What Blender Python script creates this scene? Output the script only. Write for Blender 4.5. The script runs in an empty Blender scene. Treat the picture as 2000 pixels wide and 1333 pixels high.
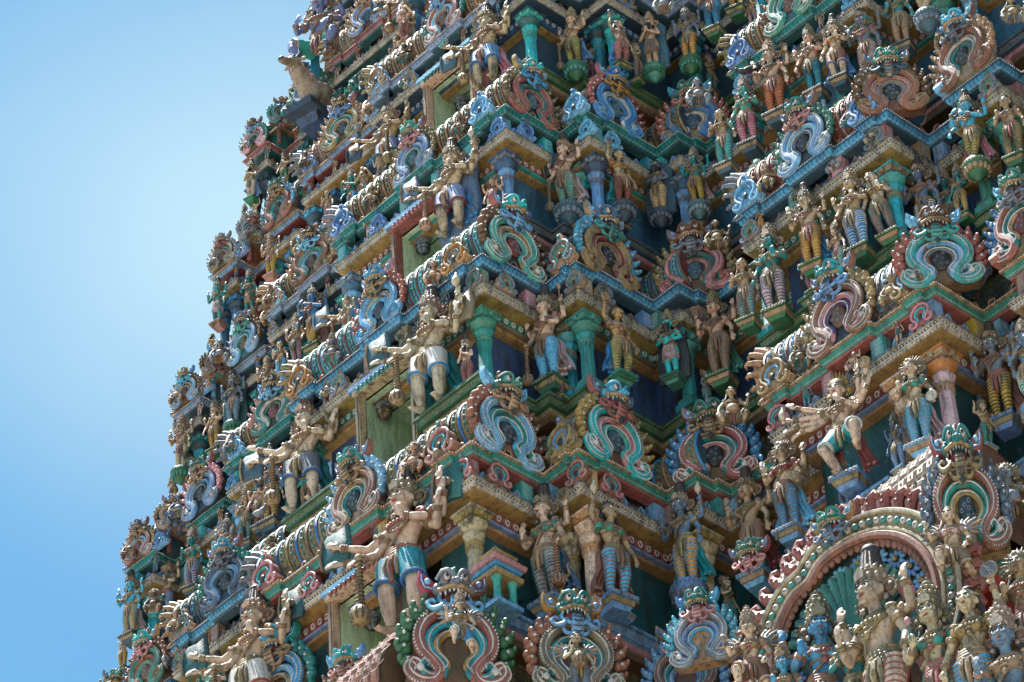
import bpy, math, random
from math import sin, cos, pi, radians, atan2, hypot, sqrt
from mathutils import Matrix, Vector
random.seed(7)
sc = bpy.context.scene
COL = sc.collection

# ------------------------------------------------------------------ camera (measured from the lines of the building)
FOC, YAW, PITCH, ROLL = 7915.67, -.7891, .7140, -.0688
AX = -2.9013
TZ = [-5.2708, 0, 3.9099, 7.5219, 11.0994, 14.5413, 17.6387, 20.5, 23.2, 25.8, 28]
TY = [-1.0542, 0, .6025, 1.4355, 2.2398, 2.9623, 3.5983, 4.15, 4.7, 5.2, 5.7]
TK = [1.0945, 1, .9234, .8563, .8248, .8027, .7806, .76, .74, .72, .70]
F = Vector((sin(YAW)*cos(PITCH), cos(YAW)*cos(PITCH), sin(PITCH)))
R0 = Vector((cos(YAW), -sin(YAW), 0)); U0 = R0.cross(F)
RR = R0*cos(ROLL)+U0*sin(ROLL); UU = -R0*sin(ROLL)+U0*cos(ROLL)
def ray(px, py):
    return (F*FOC+RR*(px-1000)-UU*(py-666.5)).normalized()
EYE = Vector((-.5436, 0, 0))-ray(920, 858)*55
def atz(px, py, z):
    d = ray(px, py); return EYE+d*((z-EYE.z)/d.z)
def aty(px, py, y):
    d = ray(px, py); return EYE+d*((y-EYE.y)/d.y)

# ------------------------------------------------------------------ mesh builder
class MB:
    def __init__(s): s.v = []; s.f = []; s.m = []
    def add(s, vs, fs, mat=0, M=None):
        o = len(s.v)
        if M is not None: vs = [tuple(M @ Vector(v)) for v in vs]
        s.v += [tuple(v) for v in vs]
        s.f += [tuple(i+o for i in f) for f in fs]
        s.m += [mat]*len(fs); return s
    def box(s, c, h, mat=0, M=None, taper=1.0):
        x, y, z = c; a, b, d = h; t = taper
        vs = [(x-a, y-b, z-d), (x+a, y-b, z-d), (x+a, y+b, z-d), (x-a, y+b, z-d),
              (x-a*t, y-b*t, z+d), (x+a*t, y-b*t, z+d), (x+a*t, y+b*t, z+d), (x-a*t, y+b*t, z+d)]
        return s.add(vs, [(0, 3, 2, 1), (4, 5, 6, 7), (0, 1, 5, 4), (1, 2, 6, 5), (2, 3, 7, 6), (3, 0, 4, 7)], mat, M)
    def ell(s, c, r, mat=0, M=None, n=12, k=8, rot=None):
        if isinstance(r, (int, float)): r = (r, r, r)
        vs = []; fs = []
        for i in range(1, k):
            a = pi*i/k
            for j in range(n):
                b = 2*pi*j/n
                vs.append((r[0]*sin(a)*cos(b), r[1]*sin(a)*sin(b), r[2]*cos(a)))
        vs += [(0, 0, r[2]), (0, 0, -r[2])]
        T, B = len(vs)-2, len(vs)-1
        for i in range(k-2):
            for j in range(n):
                a = i*n+j; b = i*n+(j+1) % n
                fs.append((a, a+n, b+n, b))
        for j in range(n):
            fs.append((T, j, (j+1) % n)); fs.append((B, (k-2)*n+(j+1) % n, (k-2)*n+j))
        Q = Matrix.Translation(c)
        if rot is not None: Q = Q @ rot
        vs = [tuple(Q @ Vector(v)) for v in vs]
        return s.add(vs, fs, mat, M)
    def tube(s, pts, rad, mat=0, M=None, n=8, flat=1.0, up=None, cap=True):
        """round or flattened tube along a path; flat scales the thickness across `up`"""
        P = [Vector(p) for p in pts]; L = len(P)
        if isinstance(rad, (int, float)): rad = [rad]*L
        vs = []; fs = []; prev = None
        for i in range(L):
            t = (P[min(i+1, L-1)]-P[max(i-1, 0)])
            if t.length < 1e-9: t = Vector((0, 0, 1))
            t.normalize()
            if up is not None:
                a = Vector(up); b = t.cross(a)
                if b.length < 1e-4: b = t.orthogonal()
                b.normalize(); a = b.cross(t).normalized()
            else:
                if prev is None: b = t.orthogonal().normalized()
                else:
                    b = prev-t*prev.dot(t)
                    b = b.normalized() if b.length > 1e-5 else t.orthogonal().normalized()
                a = b.cross(t)
            prev = b
            for j in range(n):
                w = 2*pi*j/n
                vs.append(P[i]+b*(cos(w)*rad[i])+a*(sin(w)*rad[i]*flat))
        for i in range(L-1):
            for j in range(n):
                fs.append((i*n+j, i*n+(j+1) % n, (i+1)*n+(j+1) % n, (i+1)*n+j))
        if cap:
            fs.append(tuple(range(n-1, -1, -1))); fs.append(tuple((L-1)*n+j for j in range(n)))
        return s.add([tuple(v) for v in vs], fs, mat, M)
    def torus(s, c, R, r, mat=0, M=None, n=18, k=6, rot=None, sy=1.0):
        vs = []; fs = []
        for i in range(n):
            a = 2*pi*i/n
            for j in range(k):
                b = 2*pi*j/k
                vs.append(((R+r*cos(b))*cos(a), (R+r*cos(b))*sin(a)*sy, r*sin(b)))
        for i in range(n):
            for j in range(k):
                fs.append((i*k+j, ((i+1) % n)*k+j, ((i+1) % n)*k+(j+1) % k, i*k+(j+1) % k))
        Q = Matrix.Translation(c)
        if rot is not None: Q = Q @ rot
        return s.add([tuple(Q @ Vector(v)) for v in vs], fs, mat, M)
    def lathe(s, prof, c=(0, 0, 0), n=16, mat=0, M=None, rot=None, sy=1.0, mats=None, ph=0.0):
        vs = []
        for r, z in prof:
            for j in range(n):
                a = 2*pi*j/n+ph
                vs.append((r*cos(a), r*sin(a)*sy, z))
        Q = Matrix.Translation(c)
        if rot is not None: Q = Q @ rot
        vs = [tuple(Q @ Vector(v)) for v in vs]
        o = len(s.v)
        s.add(vs, [], mat, M)
        for i in range(len(prof)-1):
            for j in range(n):
                s.f.append((o+i*n+j, o+i*n+(j+1) % n, o+(i+1)*n+(j+1) % n, o+(i+1)*n+j))
                s.m.append(mats[i] if mats else mat)
        s.f.append(tuple(o+j for j in range(n-1, -1, -1))); s.m.append(mats[0] if mats else mat)
        s.f.append(tuple(o+(len(prof)-1)*n+j for j in range(n))); s.m.append(mats[-1] if mats else mat)
        return s
    def prism(s, out, y0, y1, mat=0, M=None, bev=0.0):
        """outline in the x-z plane given depth along y (front face at y0)"""
        n = len(out); cx = sum(p[0] for p in out)/n; cz = sum(p[1] for p in out)/n
        vs = []
        f = 1-bev
        for (x, z) in out: vs.append((cx+(x-cx)*f, y0, cz+(z-cz)*f))
        e = min(.03, abs(y1-y0)*.3)*(1 if bev else 0)
        for (x, z) in out: vs.append((x, y0+e, z))
        for (x, z) in out: vs.append((x, y1, z))
        fs = [tuple(range(n)), tuple(range(3*n-1, 2*n-1, -1))]
        for i in range(n):
            j = (i+1) % n
            fs.append((i, n+i, n+j, j)); fs.append((n+i, 2*n+i, 2*n+j, n+j))
        return s.add(vs, fs, mat, M)
    def mesh(s, name, smooth=True, ang=42):
        me = bpy.data.meshes.new(name); me.from_pydata(s.v, [], s.f)
        me.polygons.foreach_set('material_index', s.m)
        if smooth:
            me.polygons.foreach_set('use_smooth', [True]*len(s.f))
            try: me.set_sharp_from_angle(angle=radians(ang))
            except Exception: pass
        me.update(); return me

def link(name, me, parent=None, mats=None, M=None):
    o = bpy.data.objects.new(name, me); COL.objects.link(o)
    if parent is not None: o.parent = parent
    if M is not None: o.matrix_local = M
    if mats is not None:
        while len(me.materials) < len(mats): me.materials.append(None)
        for i, m in enumerate(mats):
            o.material_slots[i].link = 'OBJECT'; o.material_slots[i].material = m
    return o
def empty(name, loc, rz=0, s=1.0, mir=False, rx=0, ry=0):
    o = bpy.data.objects.new(name, None); COL.objects.link(o)
    o.empty_display_size = .2
    o.location = loc; o.rotation_euler = (rx, ry, rz); o.scale = (-s if mir else s, s, s); return o
LABELS = {}
def tag(o, label=None, cat=None, group=None, kind=None):
    if label:
        o['label'] = label; LABELS.setdefault(label, []).append(o)
    if cat: o['category'] = cat
    if group: o['group'] = group
    if kind: o['kind'] = kind
    return o
def rotx(a): return Matrix.Rotation(a, 4, 'X')
def roty(a): return Matrix.Rotation(a, 4, 'Y')
def rotz(a): return Matrix.Rotation(a, 4, 'Z')
def spline(pts, k=5):
    P = [Vector(p) for p in pts]; out = []
    for i in range(len(P)-1):
        a = P[max(i-1, 0)]; b = P[i]; c = P[i+1]; d = P[min(i+2, len(P)-1)]
        for j in range(k):
            t = j/k
            out.append(.5*((2*b)+(c-a)*t+(2*a-5*b+4*c-d)*t*t+(3*b-a-3*c+d)*t**3))
    out.append(P[-1]); return out

# ------------------------------------------------------------------ materials: weathered paint over plaster
MATS = {}
def paint(name, rgb, pat=None, rgb2=None, sc_=1.0, rough=.5, dirt=.5, dust=.55, bump=.25):
    key = name
    if key in MATS: return MATS[key]
    m = bpy.data.materials.new(name); m.use_nodes = True; MATS[key] = m
    nt = m.node_tree; N = nt.nodes; L = nt.links
    b = N['Principled BSDF']; b.inputs['Roughness'].default_value = rough
    try: b.inputs['Specular IOR Level'].default_value = .5
    except Exception: pass
    def node(t, **kw):
        n = N.new(t)
        for k, v in kw.items(): setattr(n, k, v)
        return n
    geo = node('ShaderNodeNewGeometry'); oi = node('ShaderNodeObjectInfo')
    def noise(s, d=4, r=.6, vec=None):
        n = node('ShaderNodeTexNoise'); n.inputs['Scale'].default_value = s; n.inputs['Detail'].default_value = d
        n.inputs['Roughness'].default_value = r; L.new(vec or geo.outputs['Position'], n.inputs['Vector']); return n.outputs['Fac']
    def ramp(src, a, b_, v0=0.0, v1=1.0):
        r = node('ShaderNodeMapRange'); r.inputs['From Min'].default_value = a; r.inputs['From Max'].default_value = b_
        r.inputs['To Min'].default_value = v0; r.inputs['To Max'].default_value = v1; r.interpolation_type = 'SMOOTHSTEP'
        L.new(src, r.inputs['Value']); return r.outputs['Result']
    def mix(fac, a, b_):
        x = node('ShaderNodeMix', data_type='RGBA')
        if isinstance(fac, (int, float)): x.inputs[0].default_value = fac
        else: L.new(fac, x.inputs[0])
        for i, c in ((6, a), (7, b_)):
            if isinstance(c, tuple): x.inputs[i].default_value = (*c, 1)
            else: L.new(c, x.inputs[i])
        return x.outputs[2]
    def mul(a, b_, op='MULTIPLY'):
        x = node('ShaderNodeMath', operation=op)
        for i, c in ((0, a), (1, b_)):
            if isinstance(c, (int, float)): x.inputs[i].default_value = c
            else: L.new(c, x.inputs[i])
        return x.outputs[0]
    base = tuple(rgb)
    colr = base; hgt = None
    if pat:
        # horizontal run is x+y (walls face either way), height is z
        sep = node('ShaderNodeSeparateXYZ'); L.new(geo.outputs['Position'], sep.inputs[0])
        u = mul(sep.outputs['X'], sep.outputs['Y'], 'SUBTRACT')
        cmb = node('ShaderNodeCombineXYZ'); L.new(u, cmb.inputs[0]); L.new(sep.outputs['Z'], cmb.inputs[1])
        if pat == 'scroll':
            v = node('ShaderNodeTexVoronoi', feature='F1'); v.inputs['Scale'].default_value = 8*sc_; L.new(cmb.outputs[0], v.inputs['Vector'])
            w = mul(v.outputs['Distance'], 26.0); s2 = node('ShaderNodeMath', operation='SINE'); L.new(w, s2.inputs[0])
            msk = ramp(s2.outputs[0], .25, .8)
        elif pat == 'petal':
            wv = node('ShaderNodeTexWave', wave_type='BANDS', bands_direction='X'); wv.inputs['Scale'].default_value = 3.2*sc_
            wv.inputs['Distortion'].default_value = 2.0; wv.inputs['Detail'].default_value = 1; wv.inputs['Detail Scale'].default_value = 2
            L.new(cmb.outputs[0], wv.inputs['Vector']); msk = ramp(wv.outputs['Fac'], .62, .8)
        elif pat == 'bead':
            v = node('ShaderNodeTexVoronoi', feature='F1'); v.inputs['Scale'].default_value = 16*sc_
            v.inputs['Randomness'].default_value = .15; L.new(cmb.outputs[0], v.inputs['Vector']); msk = ramp(v.outputs['Distance'], .34, .22)
        else:
            v = node('ShaderNodeTexVoronoi', feature='DISTANCE_TO_EDGE'); v.inputs['Scale'].default_value = 5*sc_
            L.new(cmb.outputs[0], v.inputs['Vector']); msk = ramp(v.outputs['Distance'], .04, .01)
        colr = mix(msk, base, tuple(rgb2)); hgt = msk
    # fading and repaint patches
    f1 = ramp(noise(2.3, 5, .65), .35, .7)
    rnd = mul(mul(oi.outputs['Random'], .5), .75, 'ADD')
    pale = tuple(min(1, c*1.25+.05) for c in rgb)
    colr = mix(mul(f1, .45), colr, pale) if not pat else mix(mul(f1, .25), colr, pale)
    hs = node('ShaderNodeHueSaturation'); L.new(mul(mul(oi.outputs['Random'], .05), .475, 'ADD'), hs.inputs['Hue']); L.new(mul(mul(oi.outputs['Random'], -.4), 1.2, 'ADD'), hs.inputs['Value']); hs.inputs['Saturation'].default_value = 1.0
    if isinstance(colr, tuple): hs.inputs['Color'].default_value = (*colr, 1)
    else: L.new(colr, hs.inputs['Color'])
    colr = hs.outputs[0]
    # peeled chips show the plaster
    chip = ramp(noise(11, 7, .75), .63, .66)
    colr = mix(mul(chip, .7), colr, (.34, .28, .21))
    # soot and algae streaks, stretched down the wall
    mp = node('ShaderNodeMapping'); mp.inputs['Scale'].default_value = (5, 5, 1.1); L.new(geo.outputs['Position'], mp.inputs['Vector'])
    st = ramp(noise(1.5, 8, .72, mp.outputs[0]), .44, .66)
    colr = mix(mul(mul(st, dirt*1.15), rnd), colr, (.035, .028, .022))
    sp = ramp(noise(20, 8, .8), .5, .64)
    colr = mix(mul(sp, min(1, dirt*1.25)), colr, (.04, .028, .02))
    # settled dust and lichen where water and dirt can lie
    sn = node('ShaderNodeSeparateXYZ'); L.new(geo.outputs['Normal'], sn.inputs[0])
    upm = mul(ramp(sn.outputs['Z'], .35, .85), ramp(noise(7, 5, .7), .3, .62))
    colr = mix(mul(upm, dust), colr, (.44, .37, .27))
    up2 = mul(ramp(sn.outputs['Z'], .3, .8), ramp(noise(15, 6, .75), .53, .62))
    colr = mix(mul(up2, dust*.9), colr, (.06, .05, .04))
    L.new(colr, b.inputs['Base Color'])
    h = noise(38, 5, .7)
    if hgt is not None: h = mul(mul(hgt, 1.6), h, 'ADD')
    bp = node('ShaderNodeBump'); bp.inputs['Strength'].default_value = bump; bp.inputs['Distance'].default_value = .05
    L.new(h, bp.inputs['Height']); L.new(bp.outputs[0], b.inputs['Normal'])
    return m

C = dict(eyewhite=(.75, .72, .66), cream=(.66, .50, .34), pale=(.68, .56, .42), pinkc=(.66, .46, .36), ochre=(.46, .28, .11), yellow=(.62, .36, .07), orange=(.48, .20, .05),
         blue=(.05, .22, .50), lblue=(.20, .42, .70), sky=(.09, .36, .60), teal=(.02, .26, .25), lteal=(.08, .40, .37), green=(.025, .13, .06), mgreen=(.06, .24, .19),
         aqua=(.03, .42, .48), red=(.32, .05, .025), redb=(.33, .12, .09), pink=(.58, .26, .27), lpink=(.62, .42, .44), white=(.66, .62, .58), lav=(.24, .30, .52),
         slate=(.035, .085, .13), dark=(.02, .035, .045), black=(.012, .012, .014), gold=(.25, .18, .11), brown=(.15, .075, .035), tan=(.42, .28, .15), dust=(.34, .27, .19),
         gray=(.20, .22, .27), bluegray=(.14, .21, .32), maroon=(.20, .03, .03), dteal=(.01, .11, .12), wblue=(.05, .14, .27), room=(.50, .63, .42), flesh=(.56, .37, .24), purple=(.10, .05, .13))
for _k in C:
    if _k in ('eyewhite', 'room'): continue
    _l = .3*C[_k][0]+.55*C[_k][1]+.15*C[_k][2]; C[_k] = tuple(max(.007, (c*1.10-_l*.10)*.78*w) for c, w in zip(C[_k], (1.0, .99, 1.0)))
def P(n, **kw): return paint('painted_'+n+('_'+kw['pat'] if kw.get('pat') else ''), C[n], **kw)
def PP(n, n2, pat, sc_=1.0, **kw): return paint('painted_%s_with_%s_%s' % (n, n2, pat), C[n], pat=pat, rgb2=C[n2], sc_=sc_, **kw)
# ------------------------------------------------------------------ the tower
HALF = [(2.36, 0), (3.15, 1.247), (3.80, 2.85), (5.36, 3.45), (8.59, 2.57), (9.24, 3.55), (10.4, 3.1), (11.36, 3.65), (12.3, 3.05)]
def half_plan(kind):
    h = list(HALF)
    if kind == 'moulding':       # small projections carry the gables and ornaments
        h = [(.52, -.10), (1.62, 0), (2.02, -.08), (2.36, 0), (2.44, .35), (2.83, 1.247), (3.0, 1.17), (3.15, 1.247), (3.23, 1.6), (3.80, 2.85), (3.88, 3.2), (5.36, 3.45),
             (5.55, 2.57), (5.9, 2.49), (6.48, 2.57), (7.5, 2.47), (8.0, 2.57), (8.4, 2.49), (8.59, 2.57), (9.24, 3.5), (10.4, 3.1), (11.36, 3.6), (12.3, 3.05)]
    if kind == 'wall':
        h = [(.62, 2.2)]+h
    if kind == 'ledge':
        h = [(.72, 2.2), (2.40, -.24), (2.7, .9), (3.15, 1.247), (3.80, 2.85), (5.36, 3.40), (6.4, 2.57), (7.5, 2.40), (8.59, 2.57), (9.24, 3.5), (10.4, 3.1), (11.36, 3.6), (12.3, 3.05)]
    return h
def outline(t, kind='plain'):
    """front stair line of the plan, from the left rear corner to the right rear corner: [(x, y, mx, my)]"""
    k, y0 = TK[t], TY[t]
    h = half_plan(kind)
    if t >= 7: h = h[:-2]
    pts = []; u0 = 0
    seq = []                      # right half going outwards, in (u, v)
    for i, (ue, v) in enumerate(h):
        us = h[i-1][0] if i else 0.0
        seq.append((us, v)); seq.append((ue, v))
    seq = seq[1:]
    seq.append((seq[-1][0], 13.0))
    full = [(-u, v) for u, v in reversed(seq)]+seq
    P_ = [(AX+k*u, y0+k*v) for u, v in full]
    Q = []
    for p in P_:
        if not Q or hypot(p[0]-Q[-1][0], p[1]-Q[-1][1]) > 1e-5: Q.append(p)
    # drop collinear
    R = [Q[0]]
    for i in range(1, len(Q)-1):
        a, b, c = R[-1], Q[i], Q[i+1]
        if abs((b[0]-a[0])*(c[1]-b[1])-(b[1]-a[1])*(c[0]-b[0])) > 1e-9: R.append(b)
    R.append(Q[-1])
    out = []
    for i, p in enumerate(R):
        n = Vector((0, 0))
        for a, b in ((i-1, i), (i, i+1)):
            if a < 0 or b >= len(R): continue
            d = Vector((R[b][0]-R[a][0], R[b][1]-R[a][1])).normalized()
            n += Vector((d.y, -d.x))
        out.append((p[0], p[1], n.x, n.y))
    return out
def cap(mb, ol, d, z, z0, s, m):
    o = len(mb.v); mb.v += [(x+mx*d*s, y+my*d*s, z0+z*s) for x, y, mx, my in ol]; mb.f.append(tuple(range(o, o+len(ol)))); mb.m.append(m)
def sweep(mb, ol, prof, z0, s=1.0, top=False):
    """prof: [(outward, z, material)] from top to bottom"""
    n = len(ol); base = len(mb.v)
    for d, z, m in prof:
        for x, y, mx, my in ol: mb.v.append((x+mx*d*s, y+my*d*s, z0+z*s))
    for i in range(len(prof)-1):
        for j in range(n-1):
            a = base+i*n+j
            mb.f.append((a, a+n, a+n+1, a+1)); mb.m.append(prof[i][2])
def edges(ol, d, s, back=False):
    """the front edges of an outline moved outwards by d: (x0,y0,x1,y1,nx,ny)"""
    r = []
    for (x0, y0, a0, b0), (x1, y1, a1, b1) in zip(ol, ol[1:]):
        x0 += a0*d*s; y0 += b0*d*s; x1 += a1*d*s; y1 += b1*d*s
        dx, dy = x1-x0, y1-y0; L_ = hypot(dx, dy)
        if L_ < 1e-4: continue
        nx, ny = dy/L_, -dx/L_
        if nx < -.5: continue         # faces that look to the far side
        r.append((x0, y0, x1, y1, nx, ny, L_))
    return r
def rail(mb, ol, d, z, s, z0, size, gap, mat, shape='bead', dmax=7):
    for x0, y0, x1, y1, nx, ny, L_ in edges(ol, d, s):
        if L_ > dmax*3: L_ = 6.0
        n = int(L_/(gap*s))
        if n < 1: continue
        g = L_/n; tx, ty = -ny, nx
        if hypot(x1-x0, y1-y0) > 1e-6:
            q = hypot(x1-x0, y1-y0); tx, ty = (x1-x0)/q, (y1-y0)/q
        for i in range(n):
            c = (x0+tx*g*(i+.5), y0+ty*g*(i+.5), z0+z*s)
            A = Matrix(((tx, -nx, 0, c[0]), (ty, -ny, 0, c[1]), (0, 0, 1, c[2]), (0, 0, 0, 1)))
            if shape == 'bead': mb.ell((0, 0, 0), (size*s, size*s, size*s), mat, A, n=6, k=4)
            elif shape == 'dentil': mb.box((0, 0, 0), (g*.3, size*.6*s, size*s), mat, A)
            elif shape == 'crest':
                w = g*.36; h = size*s
                mb.prism([(-w, -h), (-w*1.1, -h*.5), (-w*.7, -h*.1), (-w*.6, h*.4), (-w*.2, h*.7), (0, h*1.25), (w*.2, h*.7), (w*.6, h*.4), (w*.7, -h*.1), (w*1.1, -h*.5), (w, -h)], -.02*s, .035*s, mat, A, bev=.12)
                mb.torus((0, -.03*s, -h*.1), w*.42, .014*s, mat+1, A, n=8, k=4, rot=rotx(pi/2), sy=1.3); mb.ell((0, -.03*s, h*.8), (.018*s, .014*s, .02*s), mat+1, A, n=6, k=4)
            elif shape == 'petal':
                w = g*.46; h = size*s
                mb.prism([(-w, h*.9), (-w, -h*.2), (-w*.6, -h*.8), (0, -h), (w*.6, -h*.8), (w, -h*.2), (w, h*.9)], -.03*s, .03*s, mat, A, bev=.12)
                mb.torus((0, -.034*s, 0), w*.5, .011*s, mat+1, A, n=8, k=4, rot=rotx(pi/2), sy=1.3)

# per level colours: moulding band, under line, top, frieze, cornice soffit, ledge, wall, post colours
LV = {
 0: dict(m='mgreen', u='red', fz='redb', so='gold', lg='lblue', wl='dteal', po=['lblue', 'yellow'], top='tan'),
 1: dict(m='mgreen', u='redb', fz='redb', so='ochre', lg='lblue', wl='dteal', po=['lblue', 'yellow', 'lblue', 'redb', 'lteal'], top='tan', cap='lav'),
 2: dict(m='sky', u='slate', fz='mgreen', so='ochre', lg='green', wl='wblue', po=['redb', 'tan', 'lblue', 'mgreen', 'pink'], top='wblue', cap='gold'),
 3: dict(m='teal', u='dteal', fz='redb', so='ochre', lg='slate', wl='wblue', po=['aqua', 'aqua', 'lteal'], top='teal', cap='lteal'),
 4: dict(m='lav', u='slate', fz='wblue', so='slate', lg='green', wl='slate', po=['white', 'redb', 'lav'], top='gray', cap='wblue'),
 5: dict(m='lblue', u='maroon', fz='redb', so='ochre', lg='pink', wl='wblue', po=['lav', 'red'], top='tan', cap='orange'),
 6: dict(m='redb', u='dteal', fz='teal', so='dteal', lg='green', wl='slate', po=['lteal', 'red'], top='redb', cap='dteal'),
}
LV[7] = dict(LV[4]); LV[8] = dict(LV[3])
LEDGE = [-2.62, 1.62, 5.42, 9.0, 12.5, 15.75, 18.8, 21.6, 24.2]
tower = empty('temple_tower', (AX, 6, -36.6))
tag(tower, 'tall tapering gateway tower with stepped painted storeys crowded with figures under the blue sky', 'tower')
TI = Matrix.Translation(-Vector(tower.location))
def tp(name, mb, mats, smooth=True, ang=42): 
    return link(name, mb.mesh(name, smooth, ang), tower, mats, TI)

CORN = [P('dust', dirt=.55, dust=.8), P('cream', dirt=.7), P('white', dirt=.4), P('black')]
for t in range(1, 9):
    s_ = t-1; lv = LV[t]; k = TK[t]; q = k*1.0; z = TZ[t]
    # --- storey wall, with the deep room behind the opening
    ol = outline(t, 'wall'); mb = MB()
    sweep(mb, ol, [(-.50, -.5, 0), (-.50, -(z-LEDGE[s_])/q-.02, 0)], z, q)
    tp('storey_wall', mb, [P(lv['wl'], dirt=.75)], False)
    # wall behind the barrel roofs
    ol2 = outline(t, 'wall'); mb = MB()
    sweep(mb, ol2, [(-.46, (LEDGE[s_]-z)/q-.2, 0), (-.46, (TZ[t-1]-z)/q, 0)], z, q)
    tp('attic_wall', mb, [PP('brown', 'tan', 'scroll', .7, dirt=.8)], False)
    # --- cornice over the figures
    ol = outline(t, 'plain'); mb = MB(); z0_ = z; z = z-.05*q
    cap(mb, ol, -.26, -.46, z, q, 0)
    sweep(mb, ol, [(-.26, -.46, 0), (-.16, -.46, 0), (-.06, -.505, 0), (-.03, -.53, 1), (-.03, -.555, 1), (-.065, -.565, 3), (-.065, -.60, 1), (-.045, -.605, 2),
                   (-.045, -.63, 1), (-.10, -.66, 4), (-.16, -.665, 4), (-.33, -.68, 4)], z, q)
    rail(mb, ol, -.045, -.583, q, z, .017, .055, 2, 'bead'); rail(mb, ol, -.035, -.515, q, z, .02, .14, 5, 'dentil')
    rail(mb, ol, -.075, -.648, q, z, .022, .06, 2, 'dentil')
    rail(mb, ol, -.13, -.40, q, z, .085, .27, 6, 'crest')
    tp('cornice', mb, CORN+[P(lv['so']), P('gray'), P({1: 'tan', 2: 'bluegray', 3: 'lav', 4: 'tan'}.get(t, 'bluegray'), dirt=.7), P('lblue' if t % 2 else 'redb')], True, 30)
    # --- frieze of petals under it
    mb = MB(); fy = -.33
    sweep(mb, ol, [(fy, -.68, 0), (fy, -.90, 0), (fy+.05, -.905, 2), (fy+.05, -.945, 2), (fy-.02, -.95, 3), (fy-.02, -1.0, 3), (-.5, -1.01, 3)], z, q)
    rail(mb, ol, fy+.0, -.79, q, z, .085, .15, 0, 'petal'); rail(mb, ol, fy+.005, -.885, q, z, .01, .04, 1, 'bead')
    z = z0_
    tp('frieze', mb, [P(lv['fz']), P('white'), P(lv.get('cap', 'lav')), P('ochre')], True, 30)
    # --- recess and the moulding that carries the barrel roofs
    ol = outline(t, 'moulding'); mb = MB()
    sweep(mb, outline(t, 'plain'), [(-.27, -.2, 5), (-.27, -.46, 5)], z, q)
    cap(mb, ol, -.02, 0, z, q, 4)
    sweep(mb, ol, [(-.02, 0, 4), (0, -.012, 4), (0, -.045, 4), (-.035, -.05, 0), (-.045, -.12, 0), (-.06, -.13, 0), (-.075, -.165, 1), (-.09, -.17, 1),
                   (-.10, -.185, 1), (-.27, -.20, 1)], z, q)
    rail(mb, ol, .0, -.03, q, z, .014, .045, 2, 'bead'); rail(mb, ol, -.062, -.133, q, z, .009, .035, 2, 'bead')
    rail(mb, ol, -.08, .05, q, z, .065, .30, 5, 'crest')
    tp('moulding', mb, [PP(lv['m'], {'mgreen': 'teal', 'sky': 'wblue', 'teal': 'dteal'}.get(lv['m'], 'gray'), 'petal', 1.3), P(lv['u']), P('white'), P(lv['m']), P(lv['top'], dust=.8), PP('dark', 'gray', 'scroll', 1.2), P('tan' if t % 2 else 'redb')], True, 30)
    # --- ledge on which the figures stand
    ol = outline(t, 'ledge'); mb = MB(); zl = LEDGE[s_]
    lg = lv['lg']
    cap(mb, ol, -.06, 0, zl, q, 0)
    sweep(mb, ol, [(-.06, 0, 0), (-.06, -.05, 0), (-.10, -.06, 1), (-.13, -.16, 1), (-.11, -.175, 0), (-.11, -.20, 0), (-.18, -.21, 2), (-.18, -.30, 2), (-.22, -.31, 3), (-.24, -.40, 3), (-.5, -.41, 3)], zl, q)
    rail(mb, ol, -.06, -.055, q, zl, .012, .045, 5, 'bead')
    rail(mb, ol, -.215, -.305, q, zl, .011, .05, 5, 'bead')
    tp('statue_ledge', mb, [P(lg), PP(lg, 'tan', 'scroll', 1.6), P('pink' if t % 2 else 'tan'), P('brown'), P('gold'), P('dust')], True, 30)

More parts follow.
